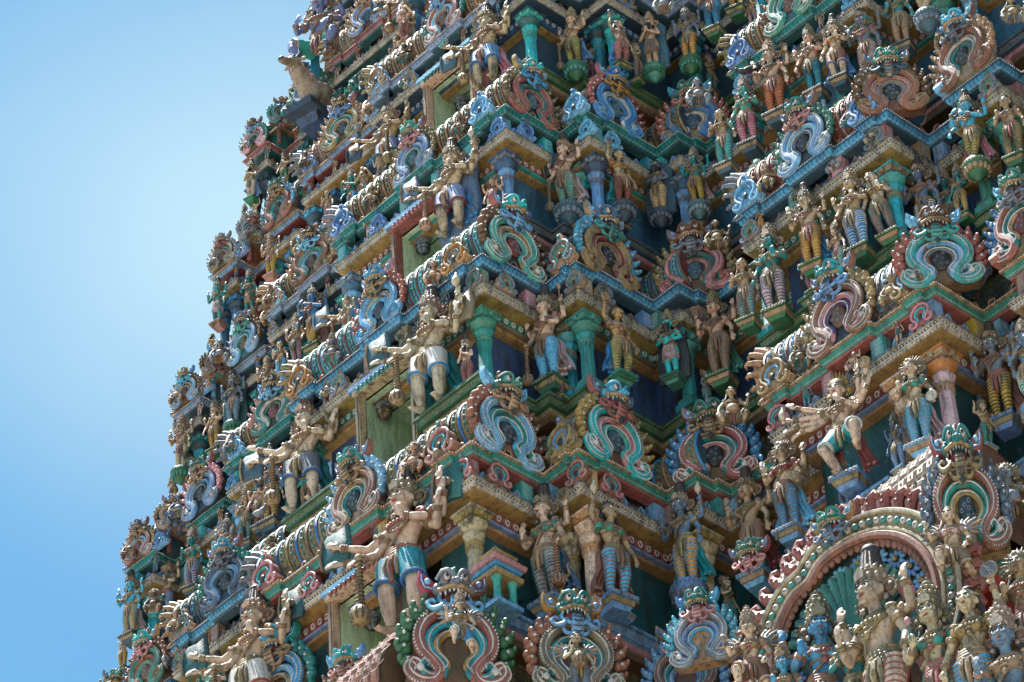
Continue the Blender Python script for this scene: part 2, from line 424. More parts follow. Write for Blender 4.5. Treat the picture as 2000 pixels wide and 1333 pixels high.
# rooms behind the central openings: lining, ceiling, door frame, lamp
for t in range(1, 9):
    s_ = t-1; z = TZ[t]; k = TK[t]; yf = TY[t]+.16*k; w = .60*k; zt = z-.98*k; zb = TZ[s_]+.2
    mb = MB()
    x0, x1 = AX-w, AX+w; y1 = yf+1.9
    mb.add([(x0, yf-.02, zb), (x0, y1, zb), (x0, y1, zt), (x0, yf-.02, zt)], [(0, 1, 2, 3)], 0)
    mb.add([(x1, yf-.02, zb), (x1, y1, zb), (x1, y1, zt), (x1, yf-.02, zt)], [(3, 2, 1, 0)], 0)
    mb.add([(x0, y1, zb), (x1, y1, zb), (x1, y1, zt), (x0, y1, zt)], [(0, 1, 2, 3)], 0)
    mb.add([(x0, yf-.02, zt), (x1, yf-.02, zt), (x1, y1, zt), (x0, y1, zt)], [(0, 1, 2, 3)], 0)
    for yy in (yf+.45, yf+.95): mb.box((AX, yy, zt-.004), (w, .008, .006), 1)
    mb.box((AX, yf+.8, zt-.004), (.008, .8, .0055), 1)
    mb.box((AX, yf+.95, zb), (w, .9, .02), 2)
    room = tp('window_opening', mb, [P('room', dirt=.35), P('black'), P('gray')], False)
    mb = MB()
    fw = .09
    for sx in (-1, 1):
        mb.box((AX+sx*(w+fw*.5), yf-.08, (zb+zt)/2), (fw*.5, .07, (zt-zb)/2), 0)
        mb.box((AX+sx*(w+fw*.5), yf-.16, (zb+zt)/2), (fw*.28, .012, (zt-zb)/2), 1)
    mb.box((AX, yf-.10, zt+.05), (w+fw, .11, .05), 0)
    mb.box((AX, yf-.19, zt+.13), (w+fw+.05, .05, .035), 2)
    n = 12
    for i in range(n): mb.ell((AX-w+(i+.5)*2*w/n, yf-.2, zt+.055), (w/n*.8, .06, .05), 3, n=8, k=5)
    link('window_frame', mb.mesh('window_frame', False), room, [P('cream' if t != 3 else 'redb'), P('gold'), P('lblue'), P({1: 'redb', 3: 'pink', 4: 'dteal'}.get(t, 'lteal'))], None)
    # lamp hanging from the room ceiling
    if t in (1, 2, 3, 4):
        zl = zt
        lq = atz(*{1: (706, 1207), 2: (750, 783), 3: (822, 466), 4: (892, 196)}[t], zl)
        if not (AX-w+.15 < lq.x < AX+w-.15 and yf+.1 < lq.y < y1): lq = Vector((min(max(lq.x, AX-w+.18), AX+w-.18), min(max(lq.y, yf+.22), y1-.3), zl))
        lp = empty('ceiling_lamp', lq)
        tag(lp, {1: 'grey bulkhead lamp hanging from the ceiling of the lowest green window room', 2: 'ribbed glass bulkhead lamp under the ceiling of the window beside the white skinned guardian',
                 3: 'small dark lamp hanging in the window above the teal and blue banded barrel roof', 4: 'pale round lamp in the highest lit window beside the pink pillar'}[t], 'lamp', 'lamps in the window rooms')
        a = MB().lathe([(.03, 0), (.03, -.06), (.10, -.07), (.13, -.11), (.13, -.15), (.11, -.16)], n=18)
        link('lamp_body', a.mesh('lamp_body'), lp, [P('gray', dust=0)])
        a = MB().lathe([(.10, -.16), (.10, -.22), (.09, -.28), (.055, -.33), (.0, -.345)], n=16)
        link('lamp_glass', a.mesh('lamp_glass'), lp, [P('gray' if t != 2 else 'tan', rough=.2, dirt=.3, dust=0)])
        a = MB()
        for zz, rr in ((-.2, .105), (-.28, .098)): a.torus((0, 0, zz), rr, .006, n=16, k=5)
        for j in range(6):
            an = j*pi/3
            a.tube([(cos(an)*.11, sin(an)*.11, -.16), (cos(an)*.108, sin(an)*.108, -.24), (cos(an)*.085, sin(an)*.085, -.31), (0, 0, -.355)], .006, n=5)
        link('lamp_guard', a.mesh('lamp_guard'), lp, [P('black', dust=0)])

# posts in the recess under each moulding
mbp = MB()
mbp.box((0, .02, 0), (.095, .09, .5), 0); mbp.box((0, -.072, 0), (.07, .006, .42), 1); mbp.box((.097, .02, 0), (.006, .06, .42), 1)
postme = mbp.mesh('post', False)
npost = 0
for t in range(1, 6):
    lv = LV[t]; k = TK[t]; z = TZ[t]; i = 0
    for x0, y0, x1, y1, nx, ny, L_ in edges(outline(t, 'plain'), -.13, k):
        if L_ > 6 or (t > 2 and x0 > 6.5) or x0 < AX-12.6*k or (t < 3 and x1 < AX-11*k): continue
        n = max(1, int(L_/(.66*k)))
        if L_ < .25: continue
        for j in range(n):
            if npost > 99: break
            f = (j+.5)/n if n > 1 else (.2 if ny < -.5 else .75)
            if n > 1: f = (j+.12)/(n-.76)
            if f > 1: continue
            o = link('post', postme, tower, [P(lv['po'][i % len(lv['po'])]), PP(lv['po'][i % len(lv['po'])], 'white', 'scroll', 2.2)],
                     TI @ Matrix.Translation((x0+(x1-x0)*f, y0+(y1-y0)*f, z-.365*k)) @ rotz(atan2(ny, nx)+pi/2) @ Matrix.Diagonal((k*1.15, k, .33*k, 1)))
            i += 1; npost += 1

# columns between the figures
def column_mesh():
    m = MB()
    m.box((0, 0, .04), (.15, .15, .04), 0); m.box((0, 0, .11), (.125, .125, .03), 1)
    m.lathe([(.12, .14), (.105, .17), (.095, .6), (.10, .64)], n=8, mat=0, ph=pi/8)
    m.lathe([(.10, .64), (.115, .65), (.115, .675), (.10, .69)], n=16, mat=1)
    for j in range(14):
        a = 2*pi*j/14; m.ell((cos(a)*.10, sin(a)*.10, .615), (.014, .014, .03), 1, n=6, k=4)
    m.lathe([(.10, .69), (.13, .72), (.145, .75), (.13, .78), (.105, .79)], n=8, mat=0, ph=pi/8)
    m.lathe([(.105, .79), (.14, .81), (.19, .85), (.195, .875), (.10, .88)], n=8, mat=2, ph=pi/8)
    m.box((0, 0, .90), (.11, .11, .02), 0); m.box((0, 0, .95), (.15, .15, .03), 1, taper=1.15); m.box((0, 0, .985), (.19, .19, .012), 2)
    for sx, sy in ((1, 0), (-1, 0), (0, 1), (0, -1)): m.ell((sx*.17, sy*.17, .955), (.04, .04, .035), 1, n=8, k=5)
    return m.mesh('column', True, 30)
colme = column_mesh()
CC = {7: ('wblue', 'gold', 'dteal'), 8: ('teal', 'gold', 'dteal'), 1: ('cream', 'ochre', 'cream'), 2: ('teal', 'mgreen', 'mgreen'), 3: ('lblue', 'gray', 'wblue'), 4: ('aqua', 'lteal', 'dteal'), 5: ('wblue', 'sky', 'slate'), 6: ('slate', 'dteal', 'slate')}
def columns():
    for t in range(1, 9):
        k = TK[t]; s_ = t-1; zb = LEDGE[s_]; H = TZ[t]-1.0*k-zb
        for j, (u, v, c) in enumerate([(2.05, .30, 0), (2.62, 1.55, 1), (2.98, 1.57, 0), (3.62, 3.1, 0), (5.62, 2.87, 1), (7.62, 2.87, 1), (8.3, 2.87, 1), (9.6, 3.4, 2), (10.15, 3.4, 0), (11.6, 3.35, 0), (12.05, 3.35, 1),
                          (-2.05, .3, 0), (-8.3, 2.87, 0), (-7.6, 2.87, 1), (-6.2, 2.87, 1), (-9.6, 3.4, 0), (-10.15, 3.4, 1), (-11.6, 3.35, 0), (-12.05, 3.35, 0)]):
            if (t > 4 and u > 4) or (t >= 7 and u < -10.3): continue
            if t < 2 and u < -9: continue
            c1, c2, c3 = CC[t]
            if u > 8 and t == 1: c1, c2, c3 = 'lpink', 'tan', 'orange'
            if c == 1 and t in (2, 3): c1, c2, c3 = 'aqua', 'gold', 'lteal'
            if c == 2: c1, c2, c3 = 'mgreen', 'green', 'mgreen'
            if u < -9: c1, c2, c3 = CC[max(t, 4)] if t != 2 else ('tan', 'orange', 'tan')
            link('column', colme, tower, [P(c1), P(c2), P(c3)], TI @ Matrix.Translation((AX+k*u, TY[t]+k*v-.06, zb)) @ Matrix.Diagonal((k*1.12, k*1.12, H, 1)))
columns()

# barrel roofs
def barrel_mesh(L_, r, rib, colours, scales=False):
    """horseshoe vault along x from 0 to L_, centre line at z=r, with raised ribs and studs"""
    m = MB(); A0, A1 = radians(-52), radians(232); n = 22
    def ring(x, rr): return [(x, cos(A0+(A1-A0)*j/n)*rr, r+sin(A0+(A1-A0)*j/n)*rr) for j in range(n+1)]
    xs = [0, L_]; vs = ring(0, r)+ring(L_, r)
    m.add(vs, [(j, j+1, n+1+j+1, n+1+j) for j in range(n)], 0)
    m.add(ring(L_, r), [tuple(range(n+1))], 3); m.add(ring(0, r), [tuple(range(n, -1, -1))], 3)
    nb = max(2, int(L_/rib))
    for i in range(nb+1):
        x = L_*i/nb
        m.tube(ring(x, r+.008), .026, 1 if i % 2 else 4, n=5, cap=False)
        if i < nb:
            for o in (-.07, .07):
                m.tube(ring(min(L_, max(0, x+L_/nb*.5+o*rib*2.4)), r+.004), .011, 1, n=4, cap=False)
            for j in range(1, 22):
                a = A0+(A1-A0)*j/22
                m.ell((x+L_/nb*.5, cos(a)*(r+.006), r+sin(a)*(r+.006)), (rib*.17, .026, .026), 2, n=6, k=4, rot=rotx(a-pi/2))
    m.box((L_/2, 0, .03), (L_/2, r*.82, .05), 3)
    for i in range(int(L_/.09)): m.box((.045+i*.09, -r*.83, .03), (.03, .012, .035), 1)
    return m.mesh('barrel_roof', True, 50)
def barrel(t, u0, u1, v, cols, r=.50, rib=.21, zoff=.05):
    k = TK[t]; L_ = (u1-u0)*k
    link('barrel_roof', barrel_mesh(L_, r*k, rib*k, cols), tower, [P(cols[0], dust=.9), P(cols[1], dust=.6), P(cols[2], dust=.5), P(cols[3]), P(cols[4], dust=.6)],
         TI @ Matrix.Translation((AX+k*u0, TY[t]+k*v, TZ[t]+zoff*k)))
BC = {7: ('gray', 'tan', 'redb', 'maroon', 'tan'), 8: ('teal', 'tan', 'redb', 'slate', 'tan'), 0: ('redb', 'brown', 'tan', 'brown', 'redb'), 1: ('gold', 'tan', 'teal', 'slate', 'blue'), 2: ('sky', 'brown', 'lteal', 'maroon', 'brown'), 3: ('maroon', 'tan', 'teal', 'slate', 'tan'),
      4: ('brown', 'tan', 'gray', 'maroon', 'tan'), 5: ('gray', 'tan', 'redb', 'maroon', 'tan'), 6: ('teal', 'tan', 'redb', 'slate', 'tan')}
BR = {1: ('bluegray', 'tan', 'lblue', 'slate', 'brown'), 2: ('maroon', 'brown', 'redb', 'slate', 'tan')}
B2 = {1: ('redb', 'tan', 'teal', 'slate', 'lteal'), 2: ('sky', 'brown', 'lblue', 'maroon', 'brown'), 3: ('teal', 'tan', 'white', 'slate', 'tan')}
for t in range(1, 9):
    barrel(t, -2.25, 2.3, .56, BC[t]); barrel(t, 2.1, 3.12, 1.86, B2.get(t, BC[t]), r=.46, rib=.15); barrel(t, 2.9, 3.76, 3.42, BC[t], r=.46)
    if t < 5: barrel(t, 5.5, 8.52, 3.08, BR.get(t, BC[t]))
    barrel(t, -8.5, -5.5, 3.08, BC[t]); 
    if 1 < t < 7: barrel(t, -12.0, -11.55, 3.35, BC[t], r=.23, rib=.12)
    if t < 4: barrel(t, 11.5, 12.1, 3.5, BC[t], r=.36, rib=.13)

# small domed turrets on the outer corners
m = MB(); m.box((0, 0, .22), (.36, .36, .22), 0); m.box((0, 0, .47), (.46, .46, .035), 1); m.box((0, 0, .53), (.40, .40, .03), 2, taper=1.08); m.box((0, 0, .60), (.33, .33, .05), 0)
m.lathe([(.30, .64), (.44, .68), (.47, .76), (.40, .88), (.26, .98), (.12, 1.03), (.14, 1.07), (.05, 1.10), (.075, 1.16), (.03, 1.22), (0, 1.30)], n=16, mat=3)
for j in range(8): a = 2*pi*j/8; m.tube([(cos(a)*.30, sin(a)*.30, .64), (cos(a)*.46, sin(a)*.46, .72), (cos(a)*.41, sin(a)*.41, .88), (cos(a)*.14, sin(a)*.14, 1.02)], .03, 2, n=6)
for sx in (-1, 1):
    for sy in (-1, 1): m.lathe([(.05, 0), (.05, .4), (.075, .44)], (sx*.37, sy*.37, 0), n=8, mat=2)
turme = m.mesh('corner_turret', True, 35)
for t in range(2, 7):
    k = TK[t]
    for u, v, s3 in ((-11.62, 3.72, 1.0), (-10.7, 4.1, 1.0), (-9.1, 3.95, .9), (-4.6, 3.9, .9)):
        link('corner_turret', turme, tower, [P(['wblue', 'redb', 'teal', 'slate'][t % 4]), P('tan'), P(['redb', 'lblue', 'pink'][t % 3]), P(['teal', 'gray', 'mgreen'][t % 3], dirt=.7)], TI @ Matrix.Translation((AX+k*u, TY[t]+k*v, TZ[t])) @ Matrix.Scale(k*s3, 4))

# lion-maw fans that close the left ends of the vaults
def fan_mesh():
    m = MB()
    m.lathe([(.52, 0), (.56, -.06), (.60, -.14), (.58, -.2), (.42, -.24), (.2, -.2)], n=24, rot=roty(pi/2), mat=0)
    for i in range(15):
        a = radians(-40+i*19)
        c, s = cos(a), sin(a)
        m.tube([(-.05, c*.56, s*.56), (-.12, c*.64, s*.64), (-.20, c*.70, s*.70), (-.26, c*.68, s*.68), (-.30, c*.60, s*.60)], [.055, .05, .038, .024, .005], 2, n=7)
    m.ell((-.3, 0, .1), (.2, .26, .3), 1); m.ell((-.42, -.12, .22), .08, 1, n=8, k=6); m.ell((-.42, .12, .22), .08, 1, n=8, k=6); m.ell((-.45, 0, -.02), (.14, .14, .09), 1)
    return m.mesh('vault_end_fan')
fanme = fan_mesh()
for t in range(1, 9):
    k = TK[t]
    for u, v, r in ((-2.25, .56, .5), (5.5, 3.08, .5), (-8.5, 3.08, .5)):
        if t > 3 and u > 5: continue
        link('vault_end_fan', fanme, tower, [P('dust' if u < 0 else 'tan', dirt=.7), P('brown'), P('gray' if (t+int(u)) % 2 else 'tan', dirt=.8)], TI @ Matrix.Translation((AX+k*u, TY[t]+k*v, TZ[t]+(.05+r)*k)) @ Matrix.Scale(.92*k, 4))

# small leaf-shaped ornaments on cornices and mouldings
def omega(sx, s=1.0, oz=0.0):
    return [(0*sx, .86), (.17*sx, .84), (.33*sx, .72), (.41*sx, .54), (.38*sx, .36), (.26*sx, .22), (.20*sx, .10), (.28*sx, -.01), (.44*sx, .0), (.54*sx, .11), (.50*sx, .22), (.42*sx, .19), (.43*sx, .13)]
def leaf_mesh():
    m = MB()
    out = [(-.30, 0), (-.36, .08), (-.33, .16), (-.24, .20), (-.27, .32), (-.20, .46), (-.10, .52), (-.09, .62), (-.06, .74), (0, .82), (.06, .74), (.09, .62), (.10, .52), (.20, .46), (.27, .32), (.24, .20), (.33, .16), (.36, .08), (.30, 0)]
    m.prism(list(reversed(out)), -.04, .12, 0, bev=.06)
    for sx in (-1, 1):
        P_ = [(x*.60, -.06, .02+z*.60) for x, z in omega(sx)]
        m.tube(spline(P_, 4), .032, 1, n=6); 
        P_ = [(x*.36, -.055, .12+z*.36) for x, z in omega(sx)][:8]
        m.tube(spline(P_, 3), .024, 2, n=5)
        m.ell((sx*.29, -.05, .09), (.045, .03, .045), 1, n=8, k=5)
    m.ell((0, -.06, .70), (.045, .035, .045), 2, n=8, k=6); m.ell((0, -.05, .58), (.05, .03, .07), 1, n=8, k=5); m.ell((0, -.06, .22), (.05, .03, .08), 3, n=8, k=5)
    return m.mesh('leaf_ornament')
leafme = leaf_mesh()
LC = {7: ('lblue', 'pink', 'tan'), 8: ('lblue', 'pink', 'tan'), 1: ('redb', 'pink', 'aqua'), 2: ('tan', 'gray', 'teal'), 3: ('lblue', 'lblue', 'blue'), 4: ('lblue', 'tan', 'orange'), 5: ('lav', 'lblue', 'tan'), 6: ('lblue', 'pink', 'tan')}
nleaf = 0
def leaf(x, y, z, rz, s, c):
    global nleaf
    if nleaf >= 100: return
    nleaf += 1
    link('leaf_ornament', leafme, tower, [P(c[0]), P(c[1]), P(c[2]), P('black')], TI @ Matrix.Translation((x, y, z)) @ rotz(rz) @ Matrix.Scale(s, 4))
for t in range(1, 9):
    k = TK[t]; z = TZ[t]
    A_, B_ = 0, pi/2
    for u, v, rz in ((1.82, -.05, A_), (-1.95, -.05, A_), (2.92, 1.19, A_), (5.72, 2.5, A_), (8.2, 2.5, A_), (-8.1, 2.5, A_), (-6.0, 2.5, A_), (9.35, 3.2, B_), (-9.1, 3.6, A_), (-11.2, 3.1, A_), (-12.15, 3.1, A_), (10.9, 3.55, A_)):
        if (t > 3 and u > 4) or (t > 4 and u > 0) or (t == 1 and u < -9) or (t >= 7 and u < -10.3): continue
        c = LC[t]
        if t == 2 and u > 4: c = LC[3]
        if t == 2 and abs(u) < 2: c = ('tan', 'orange', 'gray')
        if t == 1 and u > 2.8 and u < 9: c = ('tan', 'tan', 'lblue')
        leaf(AX+k*u, TY[t]+k*v, z, rz, k*(.82 if u > -4 else .62), c)
    for u, v, rz in ((2.1, .06, A_), (2.33, .5, B_), (3.05, 1.3, A_), (3.12, 1.85, B_), (8.25, 2.62, A_), (5.6, 2.62, A_), (10.1, 3.15, A_), (-1.1, .05, A_), (.9, .05, A_), (-10.2, 3.15, A_), (-12.1, 3.1, A_), (-8.4, 2.62, A_), (-5.6, 2.62, A_), (11.5, 3.1, A_)):
        if (t > 3 and u > 4) or (t > 4 and u > 0) or (t == 1 and u < -9) or (t >= 7 and u < -10.3): continue
        c = LC[t]
        leaf(AX+k*u, TY[t]+k*v, z-.53*k, rz, k*(.6 if u > -4 else .46), c)

# body of the tower below the picture, down to the ground, and the storeys' core
mb = MB()
def slab(x0, x1, y0, y1, z0, z1, m): mb.box(((x0+x1)/2, (y0+y1)/2, (z0+z1)/2), ((x1-x0)/2, (y1-y0)/2, (z1-z0)/2), m)
base_y = TY[0]
hw = 12.3*TK[0]
for i in range(7):
    za, zb_ = -36.6+i*4.4, -36.6+(i+1)*4.4
    e = (6-i)*.42
    ZT = min(zb_, -6.3)
    slab(AX-hw-e, AX+hw+e, base_y+3.6-e, base_y+17, za+.1, ZT-.35, 0); slab(AX-hw-e-.3, AX+hw+e+.3, base_y+3.3-e, base_y+17.3, ZT-.348, ZT, 1)
    slab(AX-3.4-e*.4, AX+3.4+e*.4, base_y-e, base_y+2.7, za+.1, ZT-.37, 0); slab(AX-3.6-e*.4, AX+3.6+e*.4, base_y-e-.25, base_y+2.5, ZT-.368, ZT-.004, 1)
tp('lower_body', mb, [PP('tan', 'brown', 'scroll', .3), P('brown')], False)
ol = outline(0, 'moulding'); mb = MB()
sweep(mb, ol, [(-.8, 0, 4), (-.02, 0, 4), (0, -.045, 4), (-.035, -.05, 0), (-.045, -.13, 0), (-.075, -.185, 1), (-.10, -.205, 0), (-.15, -.245, 1), (-.35, -.35, 1), (-.35, -1.2, 1)], TZ[0], 1.09)
tp('moulding', mb, [PP('mgreen', 'black', 'petal', 1.3), P('red'), P('white'), P('mgreen'), P('tan')], True, 30)
mb = MB(); 
for t in range(0, 9):
    k = TK[t]; zt2 = TZ[t+1]
    slab(AX-12.0*k, AX+12.0*k, TY[t+1]+k*4.35, TY[t+1]+k*12.0, TZ[t]-.3, zt2-.31, 0)
slab(AX-6, AX+6, 12, 15, 28.4, 31, 0)
tp('tower_core', mb, [P('brown')], False)
# large scale-covered vaults of the lowest level in view
def scale_vault(x0, x1, y, z, r, cA, cB, cC, name='barrel_roof', r2=None):
    m = MB(); L_ = x1-x0; n = 16; nx = max(3, int(L_/.17)); A0, A1 = radians(-20), radians(200)
    r2 = r2 or r
    m.add([(x0, y+r*.96*cos(A0+(A1-A0)*j/n), z+r*.96*sin(A0+(A1-A0)*j/n)) for j in range(n+1)]+[(x1, y+r2*.96*cos(A0+(A1-A0)*j/n), z+r2*.96*sin(A0+(A1-A0)*j/n)) for j in range(n+1)], [(j, j+1, n+2+j, n+1+j) for j in range(n)], 1)
    m.add([(x1-.01, y+r2*.96*cos(A0+(A1-A0)*j/n), z+r2*.96*sin(A0+(A1-A0)*j/n)) for j in range(n+1)], [tuple(range(n+1))], 1)
    for i in range(nx):
        for j in range(n):
            a = A0+(A1-A0)*(j+.5)/n; x = x0+(i+.5)*L_/nx; rr = r+(r2-r)*(i+.5)/nx
            A = Matrix.Translation((x, y+rr*cos(a), z+rr*sin(a))) @ rotx(a-pi/2)
            w, h = L_/nx*.44, rr*(A1-A0)/n*.44
            m.add([(-w, -h, 0), (w, -h, 0), (w, h, 0), (-w, h, 0), (-w*.6, -h*.6, .035), (w*.6, -h*.6, .035), (w*.6, h*.6, .035), (-w*.6, h*.6, .035)],
                  [(4, 5, 6, 7), (0, 1, 5, 4), (1, 2, 6, 5), (2, 3, 7, 6), (3, 0, 4, 7)], 0, A)
            m.ell((0, 0, .035), (w*.25, h*.3, .018), 2, A, n=6, k=4)
    return tp(name, m, [P(cA, dust=.7), P(cB), P(cC)], True, 30)
# ------------------------------------------------------------------ monster-face gables
def kirti_parts():
    R = {}
    m = MB()
    out = [(-.36, 0)]+[(cos(radians(a))*.50, .47+sin(radians(a))*.48) for a in range(205, -26, -14)][::1]+[(.36, 0)]
    m.prism(out, -.0, .26, 0, bev=.04)
    m.prism([(-.5, -.03), (-.56, .06), (-.44, .14), (.44, .14), (.56, .06), (.5, -.03)], .02, .2, 0)
    R['backing_plate'] = m.mesh('backing_plate')
    for nm, s, r, zz, beads in (('scroll_band', 1.0, .07, 0.0, 1), ('inner_scroll', .76, .055, .055, 0), ('core_scroll', .54, .045, .13, 0)):
        m = MB()
        for sx in (-1, 1):
            P_ = [(x*s, -.03, zz+z*s) for x, z in omega(sx)]
            if s < .7: P_ = P_[:9]
            sp = spline(P_, 5); n = len(sp)
            rad = [r*(.75+.45*sin(pi*min(1, i/n*1.15)))*(1 if i < n-6 else .75) for i in range(n)]
            m.tube(sp, rad, 0, n=8, flat=.75, up=(0, 1, 0))
            if beads:
                m.tube([p+Vector((0, -.052, 0)) for p in sp], .012, 1, n=5)
                for i in range(0, n, 1):
                    p = sp[i]; d = Vector((p.x, 0, p.z-.45)).normalized()
                    m.ell((p.x+d.x*r*.9, -.065, p.z+d.z*r*.9), (.015, .015, .015), 1, n=6, k=4)
                m.ell((sx*.42, -.07, .12), (.05, .035, .05), 1, n=10, k=6)
            else:
                m.tube([p+Vector((0, -.045, 0)) for p in sp], .010, 1, n=5)
        R[nm] = m.mesh(nm)
    m = MB()
    m.ell((0, -.02, .40), (.13, .05, .2), 0, n=14, k=8)
    for i in range(7):
        a = i*2.4; rr = .02+.013*i
        m.torus((cos(a)*rr*1.2, -.065, .40+sin(a)*rr*2), .022, .007, 1, n=10, k=4, rot=rotx(pi/2))
    R['medallion'] = m.mesh('medallion')
    m = MB()
    for sx in (-1, 1):
        for i in range(8):
            a = radians(-22+i*16); c, s_ = cos(a), sin(a); rr = .56
            A = Matrix.Translation((sx*c*rr, .06, .46+s_*rr*.98)) @ roty(-sx*(a) if sx > 0 else (a)) 
            for q, (ox, oz, ra) in enumerate(((0, 0, .075), (.06, .02, .058), (.10, .055, .036))):
                x = sx*(c*(rr+ox))-sx*s_*oz*.8; z = .46+(s_*(rr+ox)*.98)+c*oz*.8
                m.ell((x, .04-q*.03, z), (ra, .07, ra), 0, n=9, k=6)
            m.ell((sx*c*(rr+.03), -.045, .46+s_*(rr+.03)*.98), (.022, .02, .022), 1, n=7, k=5)
    R['flame_border'] = m.mesh('flame_border')
    # the monster face
    m = MB()
    m.ell((0, -.06, 1.17), (.22, .17, .13), 0, n=16, k=10); m.ell((0, -.22, 1.10), (.10, .11, .055), 0); m.ell((0, -.30, 1.10), (.055, .05, .05), 0)
    for sx in (-1, 1):
        m.ell((sx*.12, -.17, 1.20), (.085, .085, .085), 0); m.ell((sx*.055, -.32, 1.095), (.03, .03, .028), 0, n=8, k=6)
        m.tube(spline([(sx*.02, -.24, 1.17), (sx*.08, -.27, 1.27), (sx*.17, -.22, 1.29), (sx*.24, -.13, 1.22)], 4), [.028]*13, 0, n=7)
        m.tube(spline([(0, -.25, 1.075), (sx*.10, -.24, 1.055), (sx*.20, -.16, 1.06), (sx*.25, -.08, 1.11)], 4), .032, 2, n=7)
        m.ell((sx*.22, -.08, 1.12), (.07, .08, .08), 0)
    R['face'] = m.mesh('face')
    m = MB(); m.ell((.12, -.235, 1.20), (.045, .04, .052), 0, n=12, k=8); m.torus((.12, -.225, 1.20), .052, .012, 2, rot=rotx(pi/2), n=14, k=5); m.ell((.12, -.268, 1.20), (.024, .015, .028), 1, n=10, k=6)
    R['eye_r'] = m.mesh('eye')
    m = MB(); m.ell((-.12, -.235, 1.20), (.045, .04, .052), 0, n=12, k=8); m.torus((-.12, -.225, 1.20), .052, .012, 2, rot=rotx(pi/2), n=14, k=5); m.ell((-.12, -.268, 1.20), (.024, .015, .028), 1, n=10, k=6)
    R['eye_l'] = m.mesh('eye')
    m = MB()
    m.ell((0, -.03, .99), (.19, .13, .12), 0, n=14, k=8); m.tube(spline([(-.19, -.08, 1.05), (-.21, -.12, .93), (-.12, -.17, .84), (0, -.19, .82), (.12, -.17, .84), (.21, -.12, .93), (.19, -.08, 1.05)], 4), .03, 1, n=7)
    R['mouth'] = m.mesh('mouth')
    m = MB()
    for i in range(8):
        f = (i-3.5)/3.5; x = f*.19; y = -.22+abs(f)**2*.10; L_ = .085 if i in (1, 6) else .05
        m.tube([(x, y, 1.055), (x, y-.01, 1.055-L_*.6), (x*.97, y, 1.055-L_)], [.024, .018, .004], 0, n=7)
    R['tooth_row'] = m.mesh('tooth_row')
    m = MB()
    sp = spline([(0, -.12, 1.0), (0, -.22, .92), (0, -.23, .80), (0, -.16, .68), (0, -.13, .58)], 4); n = len(sp)
    m.tube(sp, [.05+.045*sin(pi*i/n*.9)+(.0 if i < n-3 else -.02) for i in range(n)], 0, n=10, flat=.4, up=(0, 1, 0))
    for i in range(2, n-1, 2): m.tube([(-.07, sp[i].y-.035, sp[i].z+.01), (0, sp[i].y-.05, sp[i].z-.012), (.07, sp[i].y-.035, sp[i].z+.01)], .009, 1, n=5)
    m.ell((0, -.18, .62), (.045, .03, .055), 1, n=10, k=6)
    for sx in (-1, 1):
        m.tube(spline([(sx*.14, -.14, .90), (sx*.22, -.17, .80), (sx*.32, -.14, .80), (sx*.37, -.12, .88), (sx*.31, -.13, .93), (sx*.27, -.14, .88)], 4), [.04-.001*i for i in range(21)], 0, n=7)
        m.tube(spline([(sx*.05, -.13, .68), (sx*.16, -.12, .70), (sx*.20, -.11, .78)], 4), .03, 0, n=6)
    R['tongue'] = m.mesh('tongue')
    for nm, sx in (('ear_r', 1), ('ear_l', -1)):
        m = MB(); out = [(0, -.08), (.1, -.10), (.2, -.02), (.24, .10), (.22, .24), (.14, .17), (.04, .10), (-.02, .02)]
        A = Matrix.Translation((sx*.24, 0, 1.18)) @ Matrix.Diagonal((sx, 1, 1, 1)); 
        m.prism(out if sx < 0 else out, -.06, .04, 0, A, bev=.1); m.ell((.11, -.07, .06), (.045, .035, .045), 1, A, n=9, k=6)
        m.tube([(.04, -.07, -.04), (.15, -.07, -.02), (.19, -.07, .08), (.19, -.07, .16)], .012, 1, A, n=5)
        R[nm] = m.mesh('ear')
    m = MB()
    for x, h, r in ((0, .20, .065), (-.12, .13, .05), (.12, .13, .05)):
        m.ell((x, -.05, 1.30+h*.35), (r, .06, h*.55), 0, n=10, k=7); m.ell((x, -.12, 1.33), (.03, .03, .035), 1, n=8, k=5); m.ell((x+.03*(1 if x >= 0 else -1), -.06, 1.33+h*.6), (.032, .04, .035), 0, n=8, k=5)
    R['crest'] = m.mesh('crest')
    return R
KP = kirti_parts(); FM = Matrix.Translation((0, 0, .96)) @ Matrix.Diagonal((.84, .9, .86, 1)) @ Matrix.Translation((0, 0, -.96))
